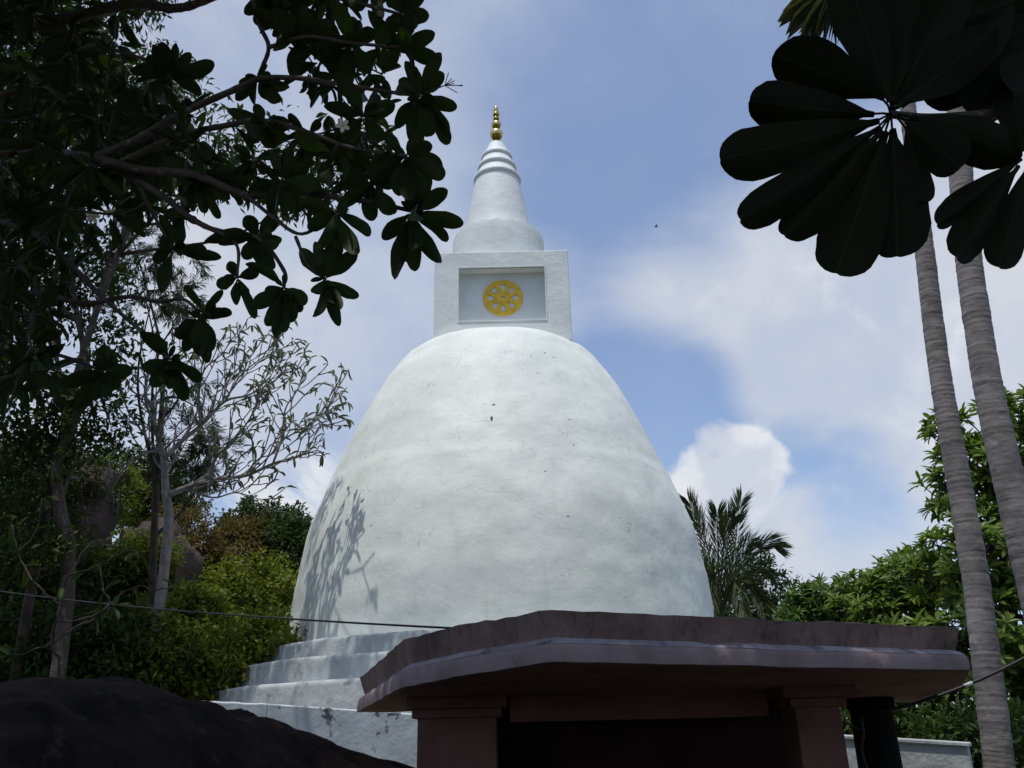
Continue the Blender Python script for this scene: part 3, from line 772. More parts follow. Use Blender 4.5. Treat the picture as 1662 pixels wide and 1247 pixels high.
for (x, y, Y, rx, rz_, mt, lb) in SH:
    c = at(x, y, Y)
    bl = [(c, rx*.8, rx*.8, rz_*.8)]
    for j in range(5):
        o_ = runit(1)[0]*np.array([rx*.7, rx*.6, rz_*.6]); bl.append((c+o_, rx*.5, rx*.5, rz_*.5))
    bs = c.copy(); bs[2] = float(ground_h(c[0], c[1]))-.05; bs[2] = min(bs[2], c[2]-rz_*.7)
    shrub('shrub', lb, 'shrub', bs, bl, int(190*rx*rz_/1.5)+70, 26, .17, .075, mt, clump_r=.33, r0=.05, group=HG, n_branch=4)
# dark round tree left of the dome
c = at(425, 850, 33.0)
bs = c.copy(); bs[2] = float(ground_h(c[0], c[1]))-.1
shrub('broadleaf_tree', 'dark round-crowned tree on the skyline left of the dome', 'tree', bs,
      [(at(400, 850, 33), .95, .9, .8), (at(440, 845, 33), .9, .9, .7), (at(478, 850, 33), .55, .6, .65), (at(415, 825, 33.5), .5, .6, .4), (at(472, 880, 33), .8, .8, .7), (at(375, 870, 33), .9, .8, .7)], 230, 30, .20, .11, 'darktree', clump_r=.30, r0=.16, n_branch=9, shell=.35)
# leafy tree with a grey trunk at far left
base = at(118, 1010, 15.0); base[2] = float(ground_h(base[0], base[1]))
bl = [(at(40, 640, 15), 1.3, 1.3, 1.1), (at(120, 700, 15.5), .9, 1, .8), (at(20, 480, 15.5), 1.3, 1.2, 1.2), (at(130, 450, 16), 1.2, 1.2, 1.1), (at(60, 300, 16), 1.6, 1.4, 1.2), (at(190, 560, 16), .7, .8, .6), (at(10, 770, 15), 1.2, 1.2, .9), (at(180, 690, 15.5), .7, .7, .5), (at(-120, 350, 15), 2.0, 1.8, 1.8), (at(-160, 620, 14), 1.8, 1.8, 1.6), (at(60, 100, 16), 2.0, 1.6, 1.5), (at(200, 200, 17), 1.3, 1.3, 1.1), (at(40, 880, 15), 1.0, 1.0, .8)]
r_ = empty('broadleaf_tree', base, 'leafy tree with crooked grey-brown trunk at far left behind the frangipani', 'tree')
m_ = MB(); tp_ = catmull([base, at(112, 930, 15), at(98, 830, 15), at(92, 755, 15), at(118, 690, 15.1), at(140, 600, 15.3), at(120, 480, 15.5), at(110, 330, 15.8)], 6)
m_.tube(tp_, [r*(1+.18*mnoise.noise(Vector(tuple(p))*2.5)) for r, p in zip(np.linspace(.135, .04, len(tp_)), tp_)], 9); m_.build('trunk', M['barkdark'], r_, True)
for k, b in enumerate(bl):
    s_ = tp_[min(len(tp_)-1, 10+3*k)]; e_ = np.array(b[0])
    m_ = MB(); m_.tube(catmull([s_, (s_+e_)/2+runit(1)[0]*.2, e_], 6), list(np.linspace(.05, .015, 13)), 6); m_.build('branch', M['barkdark'], r_, True)
leaves_mesh('crown', *leaf_cloud(bl, 1150, 24, .17, .075, .35, shell=.25), M['shrubdark'], r_)

SHF = np.array([.35, .6, 0])
# tall tree whose high crown is hidden behind the near frangipani and shades the terraces
base = at(40, 1010, 16.5); base[2] = float(ground_h(base[0], base[1]))
shrub('tall_tree', 'tall slender dark-leaved tree behind the near frangipani at upper left', 'tree', base,
      [(at(215, 120, 14)+SHF, .85, .8, .8), (at(150, 190, 14.3), 1.1, 1, .9), (at(90, 60, 14), 1.3, 1.2, 1.0), (at(245, 230, 16.5)+SHF, .7, .8, .8), (at(225, 110, 17)+SHF, 1.0, .9, .9), (at(170, 260, 16.8)+SHF, 1.2, 1.1, 1), (at(120, 130, 17), 1.4, 1.2, 1.2), (at(200, -60, 15.5), 1.5, 1.5, 1.1), (at(40, 250, 16), 1.5, 1.3, 1.2), (at(318, 238, 14.6)+SHF, .75, .8, .7), (at(425, 205, 13.6)+SHF, .5, .6, .55), (at(475, 265, 14)+SHF, .75, .8, .6), (at(540, 220, 13.6)+SHF, .5, .6, .5), (at(420, 300, 17.2)+SHF, .40, .5, .5), (at(330, 190, 11.2)+SHF, .4, .6, .4)],
      760, 22, .24, .06, 'darktree', clump_r=.4, r0=.10, n_branch=13, shell=.2, droop=.8)

# feathery needle-leaved tree behind
def feather_tree(name, label, base, blobs_, n, mat):
    r_ = empty(name, base, label, 'tree'); limbs(r_, base, blobs_, .11, M['barkdark'], n_branch=8)
    C = []; D = []; Nn = []; Ln = []; Wd = []
    for k in range(n):
        b = blobs_[RNG.integers(len(blobs_))]; u = runit(1)[0]
        c = np.array(b[0])+u*np.array(b[1:4])*(RNG.random()**.4)
        m = 34; ax = u*.6+np.array([0, 0, -.5])+runit(1)[0]*.4; ax /= np.linalg.norm(ax)
        t = RNG.random((m, 1)); C.append(c+ax*t*.35); D.append(runit(m)*.8+ax+np.array([0, 0, -.35])); Nn.append(runit(m))
        Ln.append(.17+.12*RNG.random(m)); Wd.append(np.full(m, .014))
    leaves_mesh('crown', np.vstack(C), np.vstack(D), np.vstack(Nn), np.concatenate(Ln), np.concatenate(Wd), M[mat], r_)
base = at(285, 900, 19.5); base[2] = float(ground_h(base[0], base[1]))
feather_tree('feathery_tree', 'feathery needle-leaved tree behind the pale bare-branched frangipani', base,
             [(at(225, 400, 19), .9, .8, .55), (at(280, 430, 19), .7, .7, .5), (at(230, 470, 19), .9, .8, .5), (at(290, 480, 19), .5, .5, .35), (at(300, 640, 19.5), .7, .6, .55), (at(310, 720, 19.5), .75, .6, .55), (at(345, 730, 19.5), .45, .5, .4), (at(295, 770, 19.5), .6, .6, .35), (at(170, 400, 19.3), .8, .8, .7)], 300, 'needle')

# ------------------------------------------------------------------ pale bare-branched frangipani
D0 = 17.6
base = at(272, 880, D0); base[2] = float(ground_h(base[0], base[1]))-.05
pf = empty('frangipani_tree', base, 'sparse pale-barked frangipani with slim drooping leaves left of the dome', 'tree')
slim_me = [leaf_proto('slim_leaf', M['slim'], (lambda a: (a[0], a[1]))(obovate(.5, dr, .12, 6, .2))) for dr in (.05, .25, .4)]
main = {
 'trunk': [(272, 880, .16), (269, 800, .13), (266, 745, .11), (258, 715, .085), (251, 690, .075), (247, 662, .06), (233, 640, .04)],
 'b1': [(266, 745, .085), (294, 717, .075), (330, 687, .06), (366, 651, .045), (407, 640, .03), (440, 610, .02)],
 'b2': [(273, 803, .10), (310, 789, .085), (349, 778, .07), (399, 772, .055), (443, 753, .045), (487, 739, .025), (500, 730, .018)],
 'b3': [(340, 781, .05), (349, 745, .042), (377, 717, .035), (402, 685, .028), (420, 655, .02)],
 'b4': [(443, 753, .04), (457, 712, .034), (463, 665, .026), (482, 634, .018)],
 'b5': [(456, 715, .03), (487, 698, .024), (510, 685, .018), (527, 670, .014)],
 'b6': [(325, 690, .045), (323, 640, .035), (332, 600, .028), (360, 575, .02), (378, 548, .014)],
 'b7': [(366, 651, .034), (390, 610, .026), (425, 582, .018), (440, 575, .012)],
 'b8': [(251, 690, .05), (235, 645, .035), (245, 600, .028), (280, 590, .02), (300, 570, .014)],
 'b9': [(330, 687, .034), (360, 655, .026), (372, 615, .02), (395, 590, .014)],
 'b10': [(262, 730, .05), (225, 740, .035), (195, 770, .025), (180, 800, .02)],
 'b11': [(407, 640, .026), (430, 628, .02), (452, 605, .015), (462, 622, .01)],
 'b12': [(399, 772, .03), (420, 745, .024), (445, 735, .018), (470, 700, .012)],
 'b13': [(300, 793, .04), (345, 808, .03), (380, 800, .022), (405, 805, .014)],
 'b14': [(262, 740, .05), (230, 700, .035), (205, 660, .025), (195, 620, .02)]}
tips = []
for nm, L in main.items():
    dz = RNG.normal()*.35; m_ = MB()
    ptsw = [at(x, y, D0+dz*min(1, i/2)) for i, (x, y, r) in enumerate(L)]
    if nm == 'trunk': ptsw = [base]+ptsw; L = [(0, 0, .19)]+L
    P = catmull(ptsw, 5); rr = np.interp(np.linspace(0, len(L)-1, len(P)), range(len(L)), [max(.012, l[2]*.66) for l in L])
    m_.tube(P, list(rr), 7); tips.append((P[-1], P[-1]-P[-2]))
    if True:
        for i in range(13 if nm == 'trunk' else 3, len(P), 3):
            for rep in range(2):
                if RNG.random() < .12: continue
                t = P[min(i+1, len(P)-1)]-P[i-1]; t /= np.linalg.norm(t)
                d = t+runit(1)[0]*.9+np.array([0, 0, .55]); d /= np.linalg.norm(d)
                l1 = .35+.4*RNG.random(); e1 = P[i]+d*l1
                e0 = P[i]+d*l1*.5+np.array([0, 0, -.04]); m_.tube(catmull([P[i], e0, e1], 3), list(np.linspace(rr[i]*.6, .014, 7)), 5)
                for fk in range(2):
                    d2 = d+runit(1)[0]*.7+np.array([0, 0, .35]); d2 /= np.linalg.norm(d2); e2 = e1+d2*(.2+.25*RNG.random())
                    m_.tube([e1, (e1+e2)/2+np.array([0, 0, -.015]), e2], [.014, .012, .013], 5); tips.append((e2, d2))
    m_.build('trunk' if nm == 'trunk' else 'branch', M['barkpale'], pf, True)
lv = []
for (p, d) in tips:
    d = np.array(d)/np.linalg.norm(d)
    for k in range(RNG.integers(1, 5)):
        dd_ = runit(1)[0]*.9+d*.35+np.array([0, 0, -.35]); lv.append((p, dd_, runit(1)[0]*.6+np.array([0, 0, 1]), .17+.12*RNG.random(), .045+.025*RNG.random()))
RNG.shuffle(lv)
for (p, d, nr, l, w) in lv[:300]: place_leaf(slim_me[RNG.integers(3)], p, d, nr, l, w, pf)
if len(lv) > 300:
    sv, sf = obovate(.5, .25, .12, 6, .2); X = lv[300:]
    leaves_mesh('leaves', [x[0] for x in X], [x[1] for x in X], [x[2] for x in X], [x[3] for x in X], [x[4] for x in X], M['slim'], pf, 'stuff', sv, sf)

# ------------------------------------------------------------------ sparse sapling in front of the hillside
sb = at(95, 1120, 9.0); sb[2] = 0
sp_ = empty('frangipani_sapling', sb, 'thin bare-branched frangipani sapling with few pale leaves above the dark rock', 'sapling')
SB = [([(95, 1120), (84, 1044), (100, 985), (110, 936), (163, 919), (205, 893), (235, 905)], .030), ([(100, 985), (60, 950), (30, 900), (20, 850)], .022), ([(84, 1044), (31, 1063), (-10, 1050)], .02), ([(110, 936), (150, 880), (191, 888), (200, 837), (194, 800), (210, 770)], .018),
      ([(95, 1010), (150, 1000), (216, 953), (250, 958), (281, 953)], .018), ([(163, 919), (170, 960), (185, 985)], .014), ([(84, 1044), (130, 1015), (165, 1000), (180, 985)], .016), ([(30, 900), (60, 860), (70, 810)], .016)]
sap_me = leaf_proto('sapling_leaf', M['shrubdark'], obovate(.5, .25, .12, 6, .2))
for i, (L, r0) in enumerate(SB):
    dz = RNG.normal()*.2; w = [at(x, y, 9.0+dz*min(1, j/2)) for j, (x, y) in enumerate(L)]
    S = catmull(([sb] if i == 0 else [])+w, 5); m_ = MB(); S = [np.array(q)+runit(1)[0]*.012 for q in S]; m_.tube(S, list(np.linspace(r0*.55, .006, len(S))), 7)
    m_.build('stem' if i == 0 else 'branch', M['barkdark'], sp_, True)
    for j in list(range(len(S)//2, len(S), 5))+[len(S)-1]:
        for k in range(RNG.integers(1, 3)):
            place_leaf(sap_me, S[j], runit(1)[0]*.9+np.array([0, 0, -.3]), runit(1)[0]*.6+np.array([0, 0, 1]), .15+.1*RNG.random(), .045+.025*RNG.random(), sp_)

# ------------------------------------------------------------------ trees on the right
rv, rf = obovate(.62, .22, .08, 5, .3)
ros_me = {k: leaf_proto('oblong_leaf', M[k], (rv, rf)) for k in ('lush', 'lushdark')}
def rosette_tree(label, base, blobs_, n, per, ln, wd, mat, n_ind, r0=.1, group='leafy trees right of the dome', n_branch=8, shell=.5):
    r_ = empty('leafy_tree', base, label, 'tree', group); limbs(r_, base, blobs_, r0, M['barkdark'], n_branch=n_branch)
    L = []; vol = np.array([b[1]*b[2]*b[3] for b in blobs_])**.75; vol /= vol.sum(); tw = MB()
    for k in range(n):
        b = blobs_[RNG.choice(len(blobs_), p=vol)]; u = runit(1)[0]; u[1] -= .25*RNG.random(); R_ = np.array(b[1:4])
        s_ = shell+(1-shell)*RNG.random()**.5
        c = np.array(b[0])+u*R_*s_*(1+.25*mnoise.noise(Vector(u*2.1)+Vector(b[0])))
        ax = u*.8+np.array([0, 0, .9])+runit(1)[0]*.3; ax /= np.linalg.norm(ax)
        e1 = np.cross(ax, [0, 0, 1.0]); e1 /= np.linalg.norm(e1)+1e-9; e2 = np.cross(ax, e1)
        tw.tube([c-ax*.35-u*.1, c-ax*.1, c], [.012, .010, .009], 4)
        m = int(per*(.75+.5*RNG.random())); ph = RNG.random()*6.28
        for j in range(m):
            a = ph+j*2.4; th = rad(38+50*(j/m)+RNG.normal()*8)
            d = ax*math.cos(th)+(e1*math.cos(a)+e2*math.sin(a))*math.sin(th)
            nr = ax*1.0-d*.2+runit(1)[0]*.25
            L.append((np.linalg.norm(c-EYE)+RNG.random()*.3, c, d, nr, ln*(.7+.5*RNG.random()), wd*(.75+.45*RNG.random())))
    tw.build('twigs', M['barkdark'], r_, False, 'stuff')
    L.sort(key=lambda t: t[0]); vis = []; rest = []
    for t in L:
        q_ = proj(t[1])
        (vis if (len(vis) < n_ind and -10 < q_[0] < W+10 and -10 < q_[1] < H+10) else rest).append(t)
    for (_, c, d, nr, l, w) in vis: place_leaf(ros_me[mat], c, d, nr, l, w, r_)
    leaves_mesh('foliage', [t[1] for t in rest], [t[2] for t in rest], [t[3] for t in rest], [t[4] for t in rest], [t[5] for t in rest], M[mat], r_, 'stuff', rv, rf)
base = at(1640, 1300, 15.5); base[2] = 0
rosette_tree('tall bushy light-green tree behind the two palm trunks', base,
   [(at(1600, 700, 15.5), .75, .9, .55), (at(1560, 770, 15.5), .60, .8, .5), (at(1640, 790, 15.5), .9, .9, .7), (at(1540, 700, 15.6), .42, .5, .45), (at(1535, 800, 15.3), .40, .5, .5), (at(1600, 900, 15), 1.0, 1., .8), (at(1540, 930, 15), .65, .8, .6), (at(1680, 690, 15.5), .8, .8, .7), (at(1700, 900, 15), 1., 1, .9), (at(1650, 1030, 14.8), 1.1, 1, .8), (at(1560, 1040, 14.8), .8, .9, .6), (at(1690, 1150, 14.6), 1.1, 1, .9), (at(1590, 1150, 15.0), .8, .9, .6)],
   620, 13, .27, .075, 'lush', 300, .16, n_branch=13)
base = at(1450, 1150, 17); base[2] = 0
rosette_tree('mid-height bright green tree left of the palm trunks', base,
   [(at(1440, 960, 17), .7, .8, .55), (at(1400, 985, 17), .55, .7, .45), (at(1490, 950, 16.5), .6, .7, .55), (at(1465, 1010, 16.5), .9, .9, .5), (at(1420, 935, 17.2), .3, .4, .3), (at(1475, 910, 17), .25, .3, .25), (at(1500, 1080, 16.5), .9, .8, .6)],
   300, 13, .25, .065, 'lush', 200, .12)
base = at(1330, 1150, 19); base[2] = 0
rosette_tree('lower dark green tree above the middle of the pavilion roof', base,
   [(at(1330, 985, 19), .75, .8, .55), (at(1300, 1000, 19), .55, .7, .5), (at(1375, 1000, 19), .6, .7, .5), (at(1350, 960, 19.3), .5, .5, .3), (at(1290, 1040, 19), .8, .8, .5), (at(1390, 1050, 18.6), .8, .8, .5)],
   280, 13, .22, .055, 'lushdark', 150, .11)
base = at(1235, 1150, 31); base[2] = 0
shrub('broadleaf_tree', 'dark fine-leaved tree beside the coconut palm', 'tree', base,
      [(at(1238, 950, 31), 1.0, 1, .9), (at(1215, 985, 31), 1.1, 1, .8), (at(1262, 985, 31), .7, .8, .7), (at(1232, 915, 31.3), .55, .6, .5), (at(1200, 1020, 30.5), 1.4, 1, .8), (at(1275, 1010, 31), 1.0, 1, .7)], 240, 28, .20, .085, 'darktree', clump_r=.28, r0=.14, n_branch=8, shell=.35)
for (x, y, Y, rx, rz_, mt, lb) in ((1600, 1225, 13.2, 1.1, .7, 'shrubdark', 'dark undergrowth bush beside the foot of the palm trunk'), (1480, 1165, 15.0, 1.2, .8, 'shrubdark', 'dark bush behind the low garden wall'), (1400, 1160, 15.5, 1.1, .7, 'shrubdark', 'dark bush seen between the pillar and the black column')):
    c = at(x, y, Y); bl = [(c, rx*.8, rx*.8, rz_*.8)]+[(c+runit(1)[0]*np.array([rx*.6, rx*.6, rz_*.5]), rx*.5, rx*.5, rz_*.5) for j in range(4)]
    bs = c.copy(); bs[2] = 0
    shrub('bush', lb, 'bush', bs, bl, 160, 24, .16, .06, mt, r0=.05, n_branch=4)

# ------------------------------------------------------------------ coconut palm
CB = at(1166, 1012, 28.0)
cb = CB.copy(); cb[2] = 0.3
cp = empty('coconut_palm', cb, 'coconut palm with feathery upright fronds right of the dome', 'palm tree')
m_ = MB(); P = catmull([cb, (cb+CB)/2+np.array([.1, 0, 0]), CB], 8); m_.tube(P, list(np.linspace(.19, .13, len(P))), 10); m_.build('trunk', M['palmbark'], cp, True)
tipsf = [((1150, 900), (1119, 815), .2), ((1192, 900), (1203, 812), .1), ((1166, 900), (1164, 832), -.4), ((1147, 925), (1125, 838), .7), ((1205, 925), (1265, 886), -.2), ((1190, 930), (1222, 880), .5),
         ((1205, 960), (1238, 985), -.6), ((1180, 905), (1180, 850), .8), ((1150, 950), (1120, 900), -.6), ((1160, 935), (1150, 1010), -1.2), ((1190, 950), (1215, 1020), -1.3), ((1200, 945), (1250, 930), .9), ((1175, 890), (1190, 840), -.8), ((1140, 960), (1100, 985), .8)]
for (md, tp_, dy) in tipsf:
    Pm = at(*md, 28.0+dy*.6); Pt = at(*tp_, 28.0+dy*1.3)
    arch = np.array([0, 0, .10+.25*abs(tp_[0]-1166)/100]); sp = catmull([CB, Pm+arch*.6, Pm*.35+Pt*.65+arch, Pt], 10); L = len(sp)
    m_ = MB(); m_.tube(sp, list(np.linspace(.035, .006, L)), 5); fr = m_.build('frond', M['coco'], cp, True)
    C = []; D = []; Nn = []; Ln = []; Wd = []
    for i in range(4, L):
        t = np.array(sp[min(i+1, L-1)])-np.array(sp[i-1]); t /= np.linalg.norm(t)
        side = np.cross(t, [0, -1., .25]); side /= np.linalg.norm(side)
        f_ = i/L; ll = .80*math.sin((.18+.66*f_)*math.pi)**.8+.05
        for s_ in (-1, 1):
            for rep in range(3):
                C.append(np.array(sp[i])+t*(rep-1)*.04); D.append(t*(1.15+.3*RNG.random())+side*s_*(.45+.2*RNG.random())+np.array([0, RNG.normal()*.25, -.22]))
                Nn.append(np.cross(t, side)*s_+runit(1)[0]*.3); Ln.append(ll*(.75+.3*RNG.random())); Wd.append(.028)
    lf = leaves_mesh('leaflets', C, D, Nn, Ln, Wd, M['coco'], cp)
    lf.parent = fr; lf.location = (0, 0, 0)

# ------------------------------------------------------------------ two tall fan palms
def tall_palm(label, line, depth, r_px, crown_px, fans, smooth_from=None):
    ptsw = [at(x, y, depth+(1247-y)*dpt) for (x, y, dpt) in line]
    b0 = ptsw[0]+(ptsw[0]-ptsw[1])*((ptsw[0][2]+.1)/(ptsw[1][2]-ptsw[0][2])); ptsw = [b0]+ptsw
    r_ = empty('fan_palm', b0, label, 'palm tree', 'tall slender palms at the right')
    P = catmull(ptsw, 10); P = np.array(P); seg = np.linalg.norm(np.diff(P, axis=0), axis=1); s_ = np.concatenate([[0], np.cumsum(seg)])
    stepn = int(s_[-1]/.016); u = np.linspace(0, s_[-1], stepn)
    Q = np.stack([np.interp(u, s_, P[:, k]) for k in range(3)], 1)
    rr = []; ringp = 0; nxt = 0
    for k, t in enumerate(u):
        if t >= nxt: nxt = t+.022+.05*RNG.random()**2; ringp = t; amp = .001+.003*RNG.random(); off = RNG.normal()*.002
        f_ = (t-ringp)/max(.01, nxt-ringp)
        z = Q[k][2]; base_r = r_px(z)
        a_ = amp*(1 if smooth_from is None or z > smooth_from else .25)
        rr.append(base_r*(1+off*3)+a_*(f_-.5)*1.5 + .012*mnoise.noise(Vector((0, 0, z*1.3)))+.005*mnoise.noise(Vector((3, 0, z*6))))
    m_ = MB(); m_.tube(Q, rr, 14); m_.v = [(x+.006*mnoise.noise(Vector((x*9, y*9, z*14))), y, z+.014*mnoise.noise(Vector((x*4, y*4, z*1.5)))) for x, y, z in m_.v]
    m_.build('trunk', M['palmbark'], r_, True)
    cpt = ptsw[-1]; fans_roll = [72]+[float(a) for a in RNG.uniform(-50, 50, 12)]
    for (tx, ty, dy, size, spread) in fans:
        hub = at(tx, ty, depth+.3+dy); ax = hub-cpt; ax /= np.linalg.norm(ax)
        mid = cpt+(hub-cpt)*.5+np.array([0, 0, .15])
        m_ = MB(); m_.tube(catmull([cpt, mid, hub], 6), .02, 6); pt = m_.build('leaf_stalk', M['fan'], r_, True)
        side = np.cross(ax, [0, 0, 1.]); side /= np.linalg.norm(side)+1e-9; nrm = np.cross(side, ax)
        ro = rad(fans_roll.pop(0)); side, nrm = side*math.cos(ro)+nrm*math.sin(ro), nrm*math.cos(ro)-side*math.sin(ro)
        C = []; D = []; Nn = []; Ln = []; Wd = []
        for k in range(34):
            a_ = rad(-spread+2*spread*k/33)
            d = ax*math.cos(a_)+side*math.sin(a_)+nrm*.12*((k % 2)-.5)+np.array([0, 0, -.25])
            C.append(hub); D.append(d); Nn.append(nrm+runit(1)[0]*.25); Ln.append(size*(.82+.25*RNG.random())*(1-.2*abs(a_)/2)); Wd.append(.05)
        lf = leaves_mesh('fan_blade', C, D, Nn, Ln, Wd, M['fan'], r_, None, *obovate(.35, .12, .3, 6, .1)); lf.parent = pt; lf.location = (0, 0, 0)
tall_palm('slimmer left one of the two tall grey ringed palm trunks',
   [(1622, 1247, 0), (1603, 1090, 0), (1582, 930, 0), (1556, 780, 0), (1531, 640, 0), (1514, 520, 0), (1500, 400, 0), (1486, 280, 0), (1470, 145, 0), (1452, 10, 0), (1440, -70, 0)], 10.2,
   lambda z: .165-.0055*z, None, [(1362, 2, -.3, 1.0, 70), (1380, -150, -.4, .9, 85), (1540, -160, .3, .9, 85), (1440, -230, .2, .9, 85), (1330, -110, .8, .9, 80), (1530, -40, .6, .7, 80)])
tall_palm('thicker right one of the two tall grey ringed palm trunks',
   [(1748, 1247, 0), (1712, 1090, 0), (1674, 930, 0), (1640, 790, 0), (1606, 640, 0), (1586, 520, 0), (1572, 420, 0), (1560, 290, 0), (1555, 150, 0), (1554, 20, 0), (1554, -120, 0), (1556, -260, 0)], 9.4,
   lambda z: .185-.0048*z, None, [(1480, -340, -.1, .9, 80), (1640, -330, -.4, .9, 85), (1560, -420, .3, .9, 85), (1500, -300, .8, .9, 85)], smooth_from=5.7)

# ------------------------------------------------------------------ near frangipani (left)
pl_v = [obovate(.60, .10, .05, 11, .8, .2, .02, .03), obovate(.56, .28, .08, 11, .7, -.2, .01, .03), obovate(.62, .02, .04, 11, .9, 0, .03, .03), obovate(.55, .45, .10, 11, .7, .6, .02, .04)]
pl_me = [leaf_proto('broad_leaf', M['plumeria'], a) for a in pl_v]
tb = at(-330, 700, 5.4); tb[2] = 0
lf_root = empty('frangipani_tree', tb, 'large dark frangipani with broad rounded leaves filling the upper left', 'tree')
BR = {
 'B1': ([(-160, 250), (0, 244), (138, 255), (225, 276), (314, 284), (398, 316), (481, 314), (545, 320), (610, 330), (667, 342)], .045, .014, 5.0, 4.6),
 'B2': ([(154, 257), (225, 225), (298, 183), (385, 144), (423, 128), (481, 127), (540, 135), (620, 148), (682, 156)], .030, .011, 4.95, 4.5),
 'B2b': ([(200, 262), (289, 221), (362, 205), (427, 196), (500, 215), (570, 240), (660, 253)], .024, .011, 4.95, 4.4),
 'B3': ([(170, 264), (257, 314), (308, 353), (353, 375), (418, 386), (461, 440), (461, 465)], .026, .010, 5.0, 4.6),
 'B4': ([(-160, 60), (0, 50), (110, 30), (190, 10), (234, 6), (279, 14), (330, 2), (420, -40)], .06, .03, 5.6, 5.2),
 'B4b': ([(40, 40), (120, 55), (180, 80), (244, 100), (279, 128)], .022, .010, 5.6, 5.4),
 'B5': ([(-160, 170), (0, 154), (67, 138), (112, 170), (173, 202), (220, 210)], .030, .012, 5.6, 5.3),
 'B6': ([(400, -60), (420, 35), (436, 77), (420, 122)], .020, .014, 4.9, 4.8),
 'B6b': ([(436, 77), (500, 60), (570, 70), (650, 77)], .016, .010, 4.8, 4.5),
 'B6c': ([(420, -20), (520, -10), (600, 10), (653, 24)], .020, .010, 4.9, 4.5),
 'B7': ([(-160, 500), (0, 489), (62, 476), (135, 493), (208, 482), (258, 490), (300, 487), (331, 518)], .028, .010, 5.8, 5.2),
 'B8': ([(-160, 320), (14, 364), (84, 400), (166, 482), (220, 530), (275, 583)], .028, .010, 5.6, 5.2),
 'B9': ([(-160, 560), (0, 560), (90, 575), (168, 603)], .024, .010, 6.0, 5.6),
 'B10': ([(398, 316), (440, 350), (490, 380), (545, 345)], .014, .009, 4.7, 4.5),
 'B11': ([(353, 375), (385, 400), (385, 451)], .012, .009, 4.7, 4.6),
 'B12': ([(225, 300), (250, 350), (281, 406)], .014, .009, 5.0, 5.0),
 'B13': ([(480, 385), (500, 430), (527, 453)], .012, .009, 4.6, 4.5)}
trunk_top = at(-300, 300, 5.4)
m_ = MB(); P = catmull([tb, (tb+trunk_top)/2+np.array([.1, .05, 0]), trunk_top], 8); m_.tube(P, list(np.linspace(.20, .10, len(P))), 12); m_.build('trunk', M['bark'], lf_root, True)
BP = []; BM = {}
for nm, (L, r0, r1, d0, d1) in BR.items():
    w = [at(x, y, d0+(d1-d0)*i/(len(L)-1)+RNG.normal()*.03) for i, (x, y) in enumerate(L)]
    if L[0][0] <= -150: w = [P[int(len(P)*.6)+RNG.integers(0, 6)]] + w
    S = catmull(w, 7); m_ = MB()
    rr = np.linspace(r0, r1, len(S))*(1+.12*RNG.normal(size=len(S))*.5)
    m_.tube(S, list(rr), 9); BM[nm] = m_
    for q_ in S[4:]: BP.append((q_, nm))
BPA = np.array([b[0] for b in BP])
LV = []   # (priority, base, dir, normal, len, wid)
VIEWN = lambda p: (EYE-p)/np.linalg.norm(EYE-p)
def twig_to(c, r=.011):
    global BPA
    i = int(np.argmin(np.linalg.norm(BPA-c, axis=1))); s_ = BPA[i]; nm = BP[i][1]; L_ = np.linalg.norm(c-s_)
    if L_ < .03: return
    mid = s_+(c-s_)*.5+np.array([0, 0, -.08*L_])+runit(1)[0]*.06*L_
    S_ = catmull([s_, mid, c], 5)
    BM[nm].tube(S_, list(np.linspace(r*1.15, r*.85, 11)), 6)
    BPA = np.vstack([BPA, np.array(S_[3:])]); BP.extend([(q, nm) for q in S_[3:]])
def add_leaf(c, tip_px, depth_t, wpx, pri):
    t = at(tip_px[0], tip_px[1], depth_t); d = t-c; l = np.linalg.norm(d)
    st_ = c+d/l*min(.015, l*.06)
    nr = VIEWN(c)*.8+np.array([0, 0, -.2])+runit(1)[0]*.45
    wd_ = min(wpx, 24+.2*wpx)/FPX*np.linalg.norm(c-EYE)*.80
    LV.append((pri, st_, d, -nr, l*.95, wd_))
